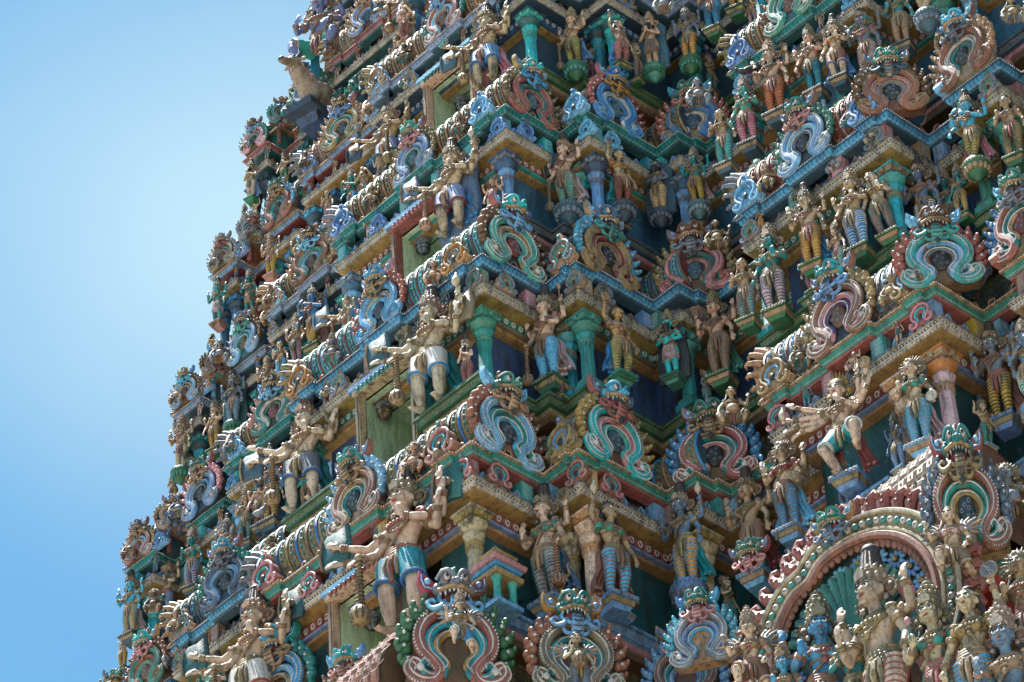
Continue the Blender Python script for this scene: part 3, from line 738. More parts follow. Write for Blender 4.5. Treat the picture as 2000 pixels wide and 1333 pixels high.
def kirti(x, y, z, rz, s, cols, label, parts_skip=(), tongue=True, wx=1.0):
    """cols: backing, band, inner band, core, beads, flames, face, ears, tongue, crest"""
    o = empty('monster_gable', (x, y, z), rz, s); o.scale = (s*wx, s, s)
    tag(o, label, 'gable ornament', 'monster-faced horseshoe gables on the vaults')
    bk, b1, b2, b3, bd, fl, fc, er, tg, cr = cols
    if 'disc' not in parts_skip: link('backing_plate', KP['backing_plate'], o, [P(bk, dirt=.7, dust=.7)])
    for nm, c in () if 'disc' in parts_skip else (('scroll_band', b1), ('inner_scroll', b2), ('core_scroll', b3)): link(nm, KP[nm], o, [P(c, rough=.4, dirt=.4), P(bd)])
    if 'medallion' not in parts_skip: link('medallion', KP['medallion'], o, [P(['black', 'brown', 'dark', 'maroon', 'slate'][len(label) % 5]), P('gray')])
    if 'disc' not in parts_skip: link('flame_border', KP['flame_border'], o, [P(fl), P('white' if fl != 'white' else 'gray')])
    f = link('face', KP['face'], o, [P(fc, rough=.45, dirt=.65), P('white'), P('tan')], FM)
    for e in ('eye_l', 'eye_r'): link('eye', KP[e], f, [P('white', rough=.3, dirt=.3), P('black', rough=.25, dust=0), P(er)])
    link('mouth', KP['mouth'], f, [P('maroon' if fl != 'red' else 'red'), P(tg)]); link('tooth_row', KP['tooth_row'], f, [P('white', rough=.35, dirt=.3)])
    link('tongue', KP['tongue'], o, [P(tg), P('dark' if tg != 'slate' else 'tan')], FM)
    link('ear', KP['ear_l'], o, [P(er), P('lblue')], FM); link('ear', KP['ear_r'], o, [P(er), P('lblue')], FM); link('crest', KP['crest'], o, [P(cr), P('tan')], FM)
    return o
NICE = dict(lblue='light blue', mgreen='green', dteal='dark teal', lteal='turquoise', redb='brick red', bluegray='blue-grey', wblue='slate blue', pinkc='pinkish cream', lpink='pale pink', sky='blue',
            aqua='aqua', lav='lavender', gray='grey', ochre='ochre', tan='tan', dust='dusty tan', flesh='tan', slate='dark slate', cream='cream', pale='ivory', dark='dark')
def nc(c): return NICE.get(c, c)
ORD = {0: 'lowest', 1: 'second lowest', 2: 'third', 3: 'fourth', 4: 'fifth', 5: 'sixth', 6: 'seventh'}
FA, FB, FD = 0, pi/2, radians(42)
def gl(t, where, cols): return '%s and %s %s-faced gable %s' % (nc(cols[1]), nc(cols[2]), nc(cols[6]), where)
GC = {
 (1, 'c'): ('dust', 'redb', 'tan', 'teal', 'white', 'lblue', 'lteal', 'redb', 'tan', 'lblue'), (1, 'g1'): ('redb', 'lblue', 'teal', 'sky', 'white', 'redb', 'mgreen', 'lblue', 'tan', 'redb'),
 (1, 'g2'): ('brown', 'aqua', 'pink', 'lteal', 'white', 'ochre', 'sky', 'redb', 'redb', 'orange'), (1, 'g3'): ('brown', 'redb', 'teal', 'pink', 'white', 'blue', 'mgreen', 'redb', 'tan', 'gray'),
 (1, 'rc'): ('dark', 'redb', 'pink', 'purple', 'white', 'tan', 'aqua', 'redb', 'lblue', 'tan'), (1, 'gr'): ('brown', 'lteal', 'lblue', 'gray', 'white', 'redb', 'brown', 'lblue', 'lteal', 'lblue'),
 (1, 'o'): ('dust', 'redb', 'teal', 'tan', 'white', 'blue', 'mgreen', 'aqua', 'gray', 'redb'),
 (2, 'c'): ('dark', 'lblue', 'cream', 'lblue', 'sky', 'redb', 'sky', 'pink', 'tan', 'gray'), (2, 'g1'): ('dark', 'lteal', 'tan', 'lteal', 'white', 'brown', 'aqua', 'redb', 'lblue', 'tan'),
 (2, 'g2'): ('brown', 'tan', 'maroon', 'gold', 'tan', 'sky', 'wblue', 'tan', 'lteal', 'white'), (2, 'g3'): ('brown', 'pink', 'teal', 'pink', 'redb', 'tan', 'brown', 'redb', 'gray', 'tan'),
 (2, 'rc'): ('dark', 'lblue', 'lblue', 'bluegray', 'white', 'mgreen', 'teal', 'redb', 'pink', 'gray'), (2, 'gr'): ('brown', 'redb', 'pink', 'gray', 'tan', 'brown', 'teal', 'tan', 'slate', 'tan'),
 (2, 'o'): ('dust', 'redb', 'white', 'teal', 'redb', 'tan', 'sky', 'brown', 'gray', 'brown'), (2, 'lc'): ('slate', 'bluegray', 'lblue', 'slate', 'gray', 'teal', 'sky', 'redb', 'gray', 'tan'),
 (2, 'lo'): ('brown', 'teal', 'redb', 'lteal', 'tan', 'brown', 'aqua', 'ochre', 'pink', 'redb'),
 (3, 'c'): ('dust', 'lblue', 'lblue', 'teal', 'white', 'gold', 'lteal', 'redb', 'pink', 'tan'), (3, 'g1'): ('dark', 'redb', 'teal', 'redb', 'tan', 'gold', 'aqua', 'ochre', 'blue', 'redb'),
 (3, 'g2'): ('dark', 'blue', 'white', 'sky', 'lblue', 'redb', 'blue', 'redb', 'orange', 'orange'), (3, 'g3'): ('gold', 'blue', 'sky', 'white', 'tan', 'redb', 'mgreen', 'aqua', 'pink', 'redb'),
 (3, 'rc'): ('slate', 'mgreen', 'teal', 'lteal', 'white', 'redb', 'blue', 'lblue', 'mgreen', 'green'), (3, 'lc'): ('dark', 'teal', 'white', 'mgreen', 'tan', 'pink', 'brown', 'lblue', 'lblue', 'tan'),
 (3, 'lo'): ('dark', 'lblue', 'sky', 'slate', 'white', 'pink', 'teal', 'redb', 'tan', 'gold'),
 (4, 'c'): ('slate', 'redb', 'lblue', 'pink', 'white', 'teal', 'lav', 'lblue', 'lblue', 'redb'), (4, 'lc'): ('brown', 'redb', 'lteal', 'lblue', 'tan', 'tan', 'brown', 'teal', 'lblue', 'redb'),
 (4, 'lo'): ('slate', 'lblue', 'sky', 'teal', 'white', 'brown', 'bluegray', 'tan', 'lteal', 'red'), (4, 'g1'): ('dark', 'redb', 'sky', 'lblue', 'white', 'tan', 'teal', 'redb', 'sky', 'tan'),
 (5, 'lc'): ('brown', 'ochre', 'teal', 'tan', 'white', 'tan', 'brown', 'pink', 'lblue', 'tan'), (5, 'lo'): ('gold', 'redb', 'teal', 'lteal', 'tan', 'sky', 'teal', 'tan', 'tan', 'orange'), (5, 'c'): ('slate', 'orange', 'lav', 'teal', 'white', 'lav', 'teal', 'lblue', 'pink', 'tan'),
 (6, 'lo'): ('maroon', 'blue', 'lblue', 'lav', 'white', 'mgreen', 'slate', 'tan', 'lblue', 'teal'), (6, 'lc'): ('brown', 'lav', 'redb', 'lblue', 'white', 'tan', 'gray', 'redb', 'tan', 'tan'),
}
WH = {'c': 'amid the central vault', 'g1': 'ending the central vault', 'g2': 'on the second stepped corner', 'g3': 'on the innermost corner',
      'rc': 'amid the right-hand vault', 'gr': 'ending the right-hand vault', 'o': 'at the far right edge', 'lc': 'on the left wing', 'lo': 'near the left skyline'}
LVN = {0: 'lowest level', 1: 'green-banded level', 2: 'blue-banded level', 3: 'teal-banded level', 4: 'lavender-banded level', 5: 'upper pale blue level', 6: 'topmost level in view'}
rgk = random.Random(5)
for (t, w), cols in GC.items():
    k = TK[t]; z = TZ[t]+.02
    u, v, rz, s = {'c': (0, -.03, FA, 1.06), 'g1': (2.38, .66, FB, 1.16), 'g2': (3.17, 1.95, FB, 1.16), 'g3': (3.82, 3.25, radians(35), 1.1), 'rc': (6.98, 2.50, FA, 1.1), 'gr': (8.62, 2.72, FD, 1.02),
                   'o': (9.82, 3.02, FA, 1.1), 'lc': (-6.98, 2.5, FA, 1.06), 'lo': (-9.82, 3.02, FA, 1.02)}[w]
    if w == 'lc': rz = radians(12)
    kirti(AX+k*u, TY[t]+k*v, z, rz, k*s*.87*rgk.uniform(.95, 1.05), cols, gl(t, WH[w]+', '+LVN[t], cols))

for t, cols in ((3, ('brown', 'redb', 'lblue', 'tan', 'white', 'tan', 'bluegray', 'redb', 'tan', 'tan')), (4, ('brown', 'lblue', 'tan', 'gray', 'white', 'brown', 'tan', 'lblue', 'sky', 'tan')), (5, ('brown', 'tan', 'teal', 'redb', 'white', 'gray', 'gray', 'tan', 'redb', 'lblue')),
                (6, ('brown', 'pink', 'redb', 'teal', 'white', 'teal', 'brown', 'redb', 'lblue', 'redb')), (2, ('brown', 'sky', 'tan', 'redb', 'white', 'tan', 'teal', 'gray', 'tan', 'lblue'))):
    k = TK[t]; kirti(AX-11.78*k, TY[t]+k*3.0, TZ[t]+.02, radians(10), .66*k, cols, 'small %s-scrolled gable on the outermost corner, %s' % (nc(cols[1]), LVN[t]))
    kirti(AX-10.86*k, TY[t]+k*3.15, TZ[t]+.25*k, radians(60), .6*k, cols[::-1][3:5]+cols[2:], 'little %s-flamed gable in the recess beside the skyline corner, %s' % (nc(cols[5]), LVN[t]))
# ------------------------------------------------------------------ figures: one continuous remeshed body each, dressed in separate pieces
def V(*a): return Vector(a)
def remesh(mb, vox, name, smooth=3):
    me = mb.mesh(name+'_raw'); o = bpy.data.objects.new('tmp', me); COL.objects.link(o)
    r = o.modifiers.new('r', 'REMESH'); r.mode = 'VOXEL'; r.voxel_size = vox; r.use_smooth_shade = True
    s = o.modifiers.new('s', 'SMOOTH'); s.iterations = smooth; s.factor = .5
    dg = bpy.context.evaluated_depsgraph_get(); me2 = bpy.data.meshes.new_from_object(o.evaluated_get(dg)); me2.name = name
    bpy.data.objects.remove(o); bpy.data.meshes.remove(me); return me2
def limb(m, a, b, c, r):
    """shoulder/hip a, elbow/knee b, wrist/ankle c with swelling muscles"""
    a, b, c = Vector(a), Vector(b), Vector(c)
    pts = []; rad = []
    for f, q in ((0, r[0]), (.35, r[0]*1.04), (.7, r[1]*1.06), (1, r[1])): pts.append(a.lerp(b, f)); rad.append(q)
    for f, q in ((.25, r[2]), (.5, r[2]*.95), (.8, r[3]*1.15), (1, r[3])): pts.append(b.lerp(c, f)); rad.append(q)
    m.tube(pts, rad, 0, n=10)
def hand(m, w, d, side, curl=.5, s=1.0):
    """palm at wrist w pointing along d, five fingers of unequal length, thumb from the side"""
    w = Vector(w); d = Vector(d).normalized()
    n = d.cross(Vector((0, -1, .2)));
    if n.length < .1: n = Vector((1, 0, 0))
    n.normalize(); f = n.cross(d).normalized()
    pc = w+d*.03*s
    q = Matrix((n.to_tuple()+(0,), f.to_tuple()+(0,), d.to_tuple()+(0,), (0, 0, 0, 1))).transposed()
    m.ell(tuple(pc), (.021*s, .012*s, .032*s), 0, n=10, k=7, rot=q)
    for i, L_ in enumerate((.036, .042, .040, .030)):
        b = w+d*.055*s+n*(-.0165+.011*i)*s
        e = b+d*L_*.55*s-f*curl*.012*s; g = e+d*L_*.5*(1-curl*.7)*s-f*curl*.024*s
        m.tube([b, e, g], [.0068*s, .0062*s, .0048*s], 0, n=6)
    b = w+d*.02*s-n*.018*s*(1 if side > 0 else -1)
    m.tube([b, b+d*.02*s-n*.014*s*(1 if side > 0 else -1)-f*.006, b+d*.04*s-n*.012*s*(1 if side > 0 else -1)-f*.012], [.0085*s, .0075*s, .0055*s], 0, n=6)
def head_prims(m, h, tl=0.0):
    x, y, z = h
    m.ell((x, y, z+.012), (.052, .060, .062), 0, n=16, k=12); m.ell((x, y-.014, z-.028), (.041, .043, .042), 0, n=14, k=10)
    m.tube([(x, y-.054, z+.012), (x, y-.066, z-.008), (x, y-.072, z-.018)], [.007, .010, .012], 0, n=8)
    m.ell((x, y-.052, z-.062), (.016, .014, .012), 0); m.ell((x, y-.056, z-.037), (.018, .010, .0065), 0)
    for s in (-1, 1):
        m.ell((x+s*.024, y-.042, z-.018), (.02, .018, .018), 0); m.tube([(x+s*.006, y-.058, z+.022), (x+s*.024, y-.056, z+.028), (x+s*.042, y-.044, z+.02)], [.006, .007, .005], 0, n=6)
        m.ell((x+s*.054, y+.004, z-.004), (.009, .014, .022), 0)
POSES = {}
def pose(n, **k): POSES[n] = k
S_ = .118
pose('bless', hip=.02, legs='sway', arms=[(-1, (-.20, -.03, .64), (-.155, -.13, .70), (0.1, -.2, 1)), (1, (.185, .0, .63), (.20, -.05, .50), (.05, -.1, -1)), (-1, (-.215, .03, .78), (-.23, -.02, .92), (0, 0, 1)), (1, (.215, .03, .78), (.235, -.02, .92), (0, 0, 1))])
pose('club', hip=-.02, legs='sway', arms=[(1, (.18, -.05, .66), (.08, -.13, .68), (-.3, -.2, 1)), (-1, (-.19, -.02, .63), (-.20, -.08, .52), (0, -.3, -1)), (1, (.22, .02, .76), (.235, -.03, .91), (0, 0, 1)), (-1, (-.21, .03, .70), (-.235, -.02, .82), (0, -.1, 1))])
pose('raise', hip=.025, legs='sway', female=1, arms=[(-1, (-.22, -.02, .86), (-.20, -.04, 1.01), (0, 0, 1)), (1, (.185, .01, .64), (.20, -.06, .50), (.1, -.1, -1))])
pose('maid', hip=.02, legs='sway', female=1, arms=[(-1, (-.18, -.04, .65), (-.10, -.14, .67), (.1, -.3, .8)), (1, (.18, .0, .64), (.21, -.05, .52), (0, -.2, -1))])
pose('maid4', hip=-.02, legs='sway', female=1, arms=[(-1, (-.19, -.04, .66), (-.14, -.14, .70), (.1, -.2, 1)), (1, (.18, .0, .64), (.19, -.09, .55), (0, -.4, -1)), (-1, (-.22, .03, .75), (-.24, 0, .90), (0, 0, 1)), (1, (.22, .03, .75), (.24, 0, .90), (0, 0, 1))])
pose('sage', hip=0, legs='straight', beard=1, arms=[(-1, (-.18, -.03, .65), (-.04, -.13, .62), (.8, -.2, -.1)), (1, (.19, -.02, .64), (.06, -.14, .56), (-.8, -.2, -.2))])
pose('pray', hip=0, legs='straight', beard=1, arms=[(-1, (-.17, -.04, .66), (-.02, -.14, .72), (.2, -.4, 1)), (1, (.17, -.04, .66), (.02, -.14, .72), (-.2, -.4, 1))])
pose('flute', hip=.02, legs='cross', arms=[(-1, (-.21, -.06, .70), (-.16, -.15, .82), (.6, 0, .5)), (1, (.19, -.06, .68), (.02, -.15, .74), (-.6, -.2, .4)), (1, (.22, .03, .76), (.23, 0, .92), (0, 0, 1)), (-1, (-.22, .03, .72), (-.26, -.04, .62), (0, -.3, -1))])
pose('guard', hip=-.035, legs='guard', big=1, arms=[(1, (.20, -.06, .70), (.11, -.15, .70), (-.1, -.3, 1)), (-1, (-.24, -.05, .70), (-.37, -.15, .73), (-.6, -.3, .5)), (-1, (-.24, -.03, .64), (-.37, -.14, .61), (-.7, -.3, .1)), (-1, (-.18, -.05, .62), (-.20, -.16, .53), (-.3, -.4, -.3)),
     (1, (.28, .0, .78), (.32, -.05, .94), (0, 0, 1)), (1, (.27, .01, .72), (.34, -.05, .84), (0, -.1, 1)), (1, (.22, .02, .66), (.30, -.06, .74), (.3, -.2, .8))])
pose('dance', hip=.0, legs='dance', big=1, arms=[(-1, (-.22, -.04, .84), (-.38, -.12, .90), (-.6, -.2, .6)), (-1, (-.24, -.05, .77), (-.42, -.12, .78), (-.8, -.2, .2)), (-1, (-.24, -.05, .71), (-.42, -.12, .69), (-.8, -.2, -.1)), (-1, (-.22, -.05, .66), (-.36, -.13, .60), (-.7, -.2, -.4)),
     (1, (.22, -.04, .86), (.26, -.10, 1.0), (0, -.1, 1)), (1, (.25, -.05, .80), (.34, -.12, .93), (.2, -.1, 1)), (1, (.24, -.06, .72), (.36, -.14, .80), (.4, -.2, .7)), (1, (.19, -.07, .68), (.08, -.16, .74), (-.4, -.2, .8))])
pose('squat', hip=0, legs='squat', belly=1, arms=[(-1, (-.20, -.05, .66), (-.22, -.13, .52), (0, -.4, -1)), (1, (.21, -.02, .68), (.25, -.07, .80), (.1, 0, 1))])
pose('fly', hip=0, legs='kneel', female=1, arms=[(-1, (-.2, -.04, .70), (-.22, -.12, .80), (-.2, -.2, 1)), (1, (.19, -.02, .64), (.16, -.10, .54), (-.3, -.4, -.8))])
pose('ride', hip=0, legs='squat', arms=[(-1, (-.20, -.06, .68), (-.15, -.17, .66), (.4, -.2, .8)), (1, (.21, -.04, .67), (.16, -.16, .60), (-.3, -.3, -.4)), (1, (.20, .03, .80), (.17, .0, .94), (0, 0, 1))])
pose('archer', hip=0, legs='kneel', arms=[(-1, (-.24, -.06, .74), (-.36, -.12, .82), (-.5, -.2, .6)), (1, (.22, -.02, .78), (.10, -.10, .80), (-.8, -.1, 0))])
LEGS = {
 'sway': [((-.06, 0, .50), (-.065, -.015, .27), (-.06, .01, .035)), ((.06, 0, .50), (.085, -.045, .275), (.065, .0, .035))],
 'straight': [((-.06, 0, .50), (-.06, -.01, .27), (-.055, .01, .035)), ((.06, 0, .50), (.06, -.01, .27), (.055, .01, .035))],
 'cross': [((-.06, 0, .50), (-.055, -.02, .27), (-.03, .01, .035)), ((.06, 0, .50), (.06, -.06, .28), (-.01, -.05, .045))],
 'guard': [((-.07, 0, .50), (-.11, -.06, .29), (-.13, .0, .035)), ((.06, 0, .50), (.085, -.04, .27), (.05, .0, .035))],
 'dance': [((-.07, 0, .48), (-.15, -.12, .30), (-.05, -.05, .04)), ((.07, 0, .48), (.18, -.16, .42), (.17, -.12, .20))],
 'squat': [((-.08, 0, .47), (-.20, -.16, .44), (-.15, -.14, .28)), ((.08, 0, .47), (.20, -.16, .44), (.14, -.14, .28))],
 'kneel': [((-.07, 0, .48), (-.12, -.18, .42), (-.12, -.14, .24)), ((.07, 0, .48), (.13, -.04, .27), (.15, .14, .27))],
}
def build_pose(name):
    p = POSES[name]; hx = p['hip']; big = p.get('big'); fem = p.get('female'); belly = p.get('belly')
    sh = .795; D = {'p': p}
    m = MB()
    # trunk
    tr = [((hx, 0, .455), .072, .062), ((hx, 0, .50), .098, .070), ((hx*.8, 0, .545), .090, .064), ((hx*.2, -.004, .60), .062 if fem else .074, .052), ((-hx*.2, -.004, .66), .076, .056),
          ((-hx*.4, 0, .73), .098 if fem else .108, .064), ((-hx*.4, 0, .785), .112 if fem else .124, .056), ((-hx*.3, .004, .825), .060, .044), ((-hx*.2, 0, .855), .036, .036), ((-hx*.1, -.004, .90), .034, .036)]
    if belly: tr = [(c, a*(1.35 if .5 < c[2] < .7 else 1.0), b*(1.7 if .5 < c[2] < .7 else 1.1)) for c, a, b in tr]
    n = 14; vs = []; fs = []
    for (c, a, b) in tr:
        for j in range(n):
            w = 2*pi*j/n; vs.append((c[0]+a*cos(w), c[1]+b*sin(w), c[2]))
    for i in range(len(tr)-1):
        for j in range(n): fs.append((i*n+j, i*n+(j+1) % n, (i+1)*n+(j+1) % n, (i+1)*n+j))
    fs.append(tuple(range(n-1, -1, -1))); fs.append(tuple((len(tr)-1)*n+j for j in range(n)))
    m.add(vs, fs)
    cx = -hx*.4
    for s in (-1, 1):
        if fem: m.ell((cx+s*.047, -.055, .735), (.040, .042, .040), 0, n=12, k=9)
        else: m.ell((cx+s*.045, -.040, .745), (.045, .026, .034), 0, n=12, k=8)
        m.ell((hx+s*.045, .035, .50), (.055, .05, .06), 0)
        m.ell((cx+s*.115, 0, .795), (.036, .036, .034), 0)
    if belly: m.ell((0, -.07, .59), (.105, .10, .10), 0, n=16, k=12)
    m.ell((cx, -.062 if not belly else -.16, .60), (.008, .012, .008), 0, n=6, k=5)
    nk = (-hx*.1, -.005, .885); HM = Matrix.Translation(nk) @ Matrix.Scale(1.24, 4) @ Matrix.Translation((-nk[0], -nk[1], -nk[2]))
    hd = (-hx*.1, -.01, .955); mh = MB(); head_prims(mh, hd); m.add(mh.v, mh.f, 0, HM); D['head'] = hd
    lg = LEGS[p['legs']]; q = 1.1 if big or belly else 1.0
    for i, (a, b, c) in enumerate(lg):
        a = (a[0]+hx, a[1], a[2]); limb(m, a, b, c, (.068*q, .045*q, .046*q, .027*q))
        fx = -.02 if i == 0 else .02
        foot = [(c[0], c[1]+.025, c[2]-.012), (c[0]+fx*.4, c[1]-.03, c[2]-.016), (c[0]+fx, c[1]-.085, c[2]-.022)]
        m.tube(foot, [.024, .026, .02], 0, n=8); m.ell(foot[2], (.028, .022, .013), 0, n=10, k=6)
        for t in range(5): m.ell((foot[2][0]+(-.02+t*.01), foot[2][1]-.02, foot[2][2]), (.006, .011, .006), 0, n=6, k=5)
    D['legs'] = [((a[0]+hx, a[1], a[2]), b, c) for a, b, c in lg]
    arms = []
    for i, (s, e, w, d) in enumerate(p['arms']):
        o = Vector((cx+s*S_, .0 if i < 2 else .022, .79-.012*(i//2)))
        limb(m, o, e, w, (.032, .026, .027, .016)); hand(m, w, d, s, .6 if i % 2 else .35, 1.12)
        arms.append((o, Vector(e), Vector(w), Vector(d).normalized(), s))
    D['arms'] = arms; D['cx'] = cx; nk = (-hx*.1, -.005, .885); HM = Matrix.Translation(nk) @ Matrix.Scale(1.24, 4) @ Matrix.Translation((-nk[0], -nk[1], -nk[2])); D['HM'] = HM
    D['body'] = remesh(m, .0075 if not big else .0068, 'body', 2)
    # ---------------- necklace, belt, arm bands, anklets
    m = MB()
    for i, (rx, zz, yy) in enumerate(((.052, .845, 0), (.070, .825, -.012), (.088, .80, -.022), (.100, .772, -.03))):
        m.torus((cx*.8, yy, zz), rx, .0095, 0, n=22, k=6, rot=rotx(radians(24+6*i)), sy=.78)
    for j in range(11):
        a = radians(192+j*15.6); m.ell((cx*.8+cos(a)*.097, -.035+sin(a)*.073, .765-.028*abs(sin(a))), (.011, .011, .015), 1, n=7, k=5)
    m.tube(spline([(cx+.10, -.01, .80), (cx+.05, -.07, .73), (cx-.02, -.075, .66), (hx-.08, -.05, .57)], 4), .011, 0, n=6)
    m.tube(spline([(cx-.09, -.03, .79), (cx-.06, -.075, .72), (cx, -.085 if not fem else -.06, .69), (cx+.06, -.075, .72), (cx+.09, -.03, .79)], 4), .010, 0, n=6)
    m.ell((cx, -.085, .685), (.02, .012, .026), 1, n=10, k=7)
    for s in (-1, 1): m.ell((cx+s*.118, -.006, .822), (.038, .036, .018), 0, n=10, k=6); m.ell((cx+s*.118, -.035, .815), (.014, .012, .014), 1, n=8, k=5)
    D['necklace'] = m.mesh('necklace')
    m = MB()
    for i, (zz, rr) in enumerate(((.575, .098), (.553, .103), (.53, .108), (.505, .111))):
        m.torus((hx*.8, -.002, zz), rr*(1.25 if belly else 1), .012, 0 if i % 2 else 1, n=24, k=6, sy=.76 if not belly else 1.0)
    for j in range(11):
        a = radians(190+j*16); m.ell((hx+cos(a)*.110, sin(a)*.087, .50-.022*(j % 2)), (.015, .014, .024), 1 if j % 2 else 0, n=8, k=6)
    for x in (-.035, .035): m.tube([(hx+x, -.085, .50), (hx+x*1.3, -.10, .42), (hx+x*1.2, -.092, .345)], [.012, .016, .010], 0, n=6)
    m.tube([(hx, -.088, .50), (hx, -.102, .41), (hx, -.09, .30)], [.018, .022, .014], 1, n=7)
    D['belt'] = m.mesh('belt'); D['bands'] = []
    for o, e, w, d, s in arms:
        m = MB(); u = (e-o).normalized(); c = o.lerp(e, .42); A = u.to_track_quat('Z', 'Y').to_matrix().to_4x4()
        for t in (-.014, 0, .014): m.torus(tuple(c+u*t), .035, .008, 0 if t else 1, n=14, k=5, rot=A)
        m.ell(tuple(c+Vector((s*.02, -.03, .01))), (.018, .013, .024), 1, n=8, k=6)
        D['bands'].append(('armlet', m.mesh('armlet')))
        m = MB(); u = (w-e).normalized(); A = u.to_track_quat('Z', 'Y').to_matrix().to_4x4()
        for t in (.74, .80, .86, .92): m.torus(tuple(e.lerp(w, t)), .0225, .0068, 0 if t != .8 else 1, n=12, k=5, rot=A)
        D['bands'].append(('bracelet', m.mesh('bracelet')))
    for a, b, c in D['legs']:
        c = Vector(c); m = MB()
        for t in (.0, .016): m.torus((c.x, c.y, c.z+.01+t), .031, .008, 0, n=14, k=5)
        D['bands'].append(('anklet', m.mesh('anklet')))
    # ---------------- leg dress with ringed folds
    def legwear(upto, loose, rings):
        m = MB()
        m.lathe([(.085, .44), (.106, .47), (.112, .50), (.102, .535)], (hx, 0, 0), n=18, sy=.74)
        for a, b, c in D['legs']:
            a, b, c = Vector(a), Vector(b), Vector(c); pts = []; rad = []
            N_ = 12
            for i in range(N_+1):
                f = i/N_*upto
                pt = a.lerp(b, f*2) if f < .5 else b.lerp(c, f*2-1)
                r = (.079-.026*f*2 if f < .5 else .054-.020*(f*2-1))*loose*q
                if p['legs'] == 'squat': r *= 1.0
                pts.append(pt); rad.append(r)
            m.tube(pts, rad, 0, n=12)
            if rings:
                for i in range(1, rings+1):
                    f = i/(rings+.4)*upto; pt = a.lerp(b, f*2) if f < .5 else b.lerp(c, f*2-1); u = ((b-a) if f < .5 else (c-b)).normalized()
                    r = (.079-.026*f*2 if f < .5 else .054-.020*(f*2-1))*loose*q+.001
                    m.torus(tuple(pt), r, .0065, 1, n=16, k=5, rot=(u+Vector((.14, -.12, 0))).normalized().to_track_quat('Z', 'Y').to_matrix().to_4x4())
            else:
                m.torus(tuple(pts[-1]), rad[-1]+.002, .012, 1, n=16, k=6, rot=(pts[-1]-pts[-2]).normalized().to_track_quat('Z', 'Y').to_matrix().to_4x4())
                m.torus(tuple(pts[-2]), rad[-2]+.0, .008, 2, n=16, k=6, rot=(pts[-1]-pts[-2]).normalized().to_track_quat('Z', 'Y').to_matrix().to_4x4())
        return m
    D['leggings'] = legwear(.93, 1.0, 11).mesh('leggings'); D['shorts'] = legwear(.46, 1.12, 0).mesh('shorts')
    m = MB()
    m.lathe([(.10, .30), (.118, .31), (.112, .40), (.108, .50), (.10, .54)], (hx, -.01, 0), n=22, sy=.85)
    for j in range(11): 
        a = radians(180+j*18); m.tube([(hx+cos(a)*.10, sin(a)*.085-.01, .53), (hx+cos(a)*.118, sin(a)*.10-.01, .40), (hx+cos(a)*.122, sin(a)*.10-.01, .30)], .009, 0, n=5)
    D['loincloth'] = m.mesh('loincloth')
    # bodice
    m = MB()
    if fem:
        for s in (-1, 1): m.ell((cx+s*.047, -.060, .735), (.0425, .043, .041), 0, n=14, k=9); m.ell((cx+s*.047, -.103, .735), (.010, .008, .010), 1, n=8, k=5)
        m.torus((cx, -.012, .70), .088, .009, 1, n=22, k=6, sy=.72); m.tube([(cx-.09, -.02, .74), (cx, -.075, .735), (cx+.09, -.02, .74)], .014, 0, n=6)
        for s in (-1, 1): m.tube([(cx+s*.05, -.06, .77), (cx+s*.075, -.02, .81)], .013, 0, n=6); m.lathe([(.040, .735), (.043, .75), (.040, .795)], (cx+s*.12, .0, 0), n=12)
        D['bodice'] = m.mesh('bodice')
    # eyes and mouth
    x, y, z = hd
    for s, nm in ((-1, 'eye_l'), (1, 'eye_r')):
        m = MB(); m.ell((x+s*.0235, y-.0565, z+.006), (.0135, .0065, .0085), 0, n=12, k=8); m.ell((x+s*.0235, y-.0615, z+.006), (.0058, .003, .0065), 1, n=10, k=6)
        m.tube([(x+s*.008, y-.062, z+.013), (x+s*.0235, y-.0635, z+.0175), (x+s*.040, y-.053, z+.010)], .0028, 1, n=5)
        m.tube([(x+s*.007, y-.064, z+.027), (x+s*.024, y-.0635, z+.0335), (x+s*.045, y-.047, z+.025)], .0032, 1, n=5); D[nm] = m.mesh('eye')
    m = MB(); m.ell((x, y-.0655, z-.0335), (.0145, .005, .004), 0, n=10, k=6); m.ell((x, y-.0645, z-.040), (.011, .005, .004), 0, n=10, k=6); D['mouth'] = m.mesh('mouth')
    if p.get('beard'):
        m = MB(); m.tube([(x, y-.035, z-.05), (x, y-.055, z-.085), (x, y-.05, z-.13), (x, y-.045, z-.165)], [.038, .042, .028, .008], 0, n=10)
        m.tube([(x-.04, y-.035, z-.03), (x-.012, y-.066, z-.027), (x, y-.067, z-.024), (x+.012, y-.066, z-.027), (x+.04, y-.035, z-.03)], [.008, .009, .006, .009, .008], 0, n=6); D['beard'] = m.mesh('beard')
    return D
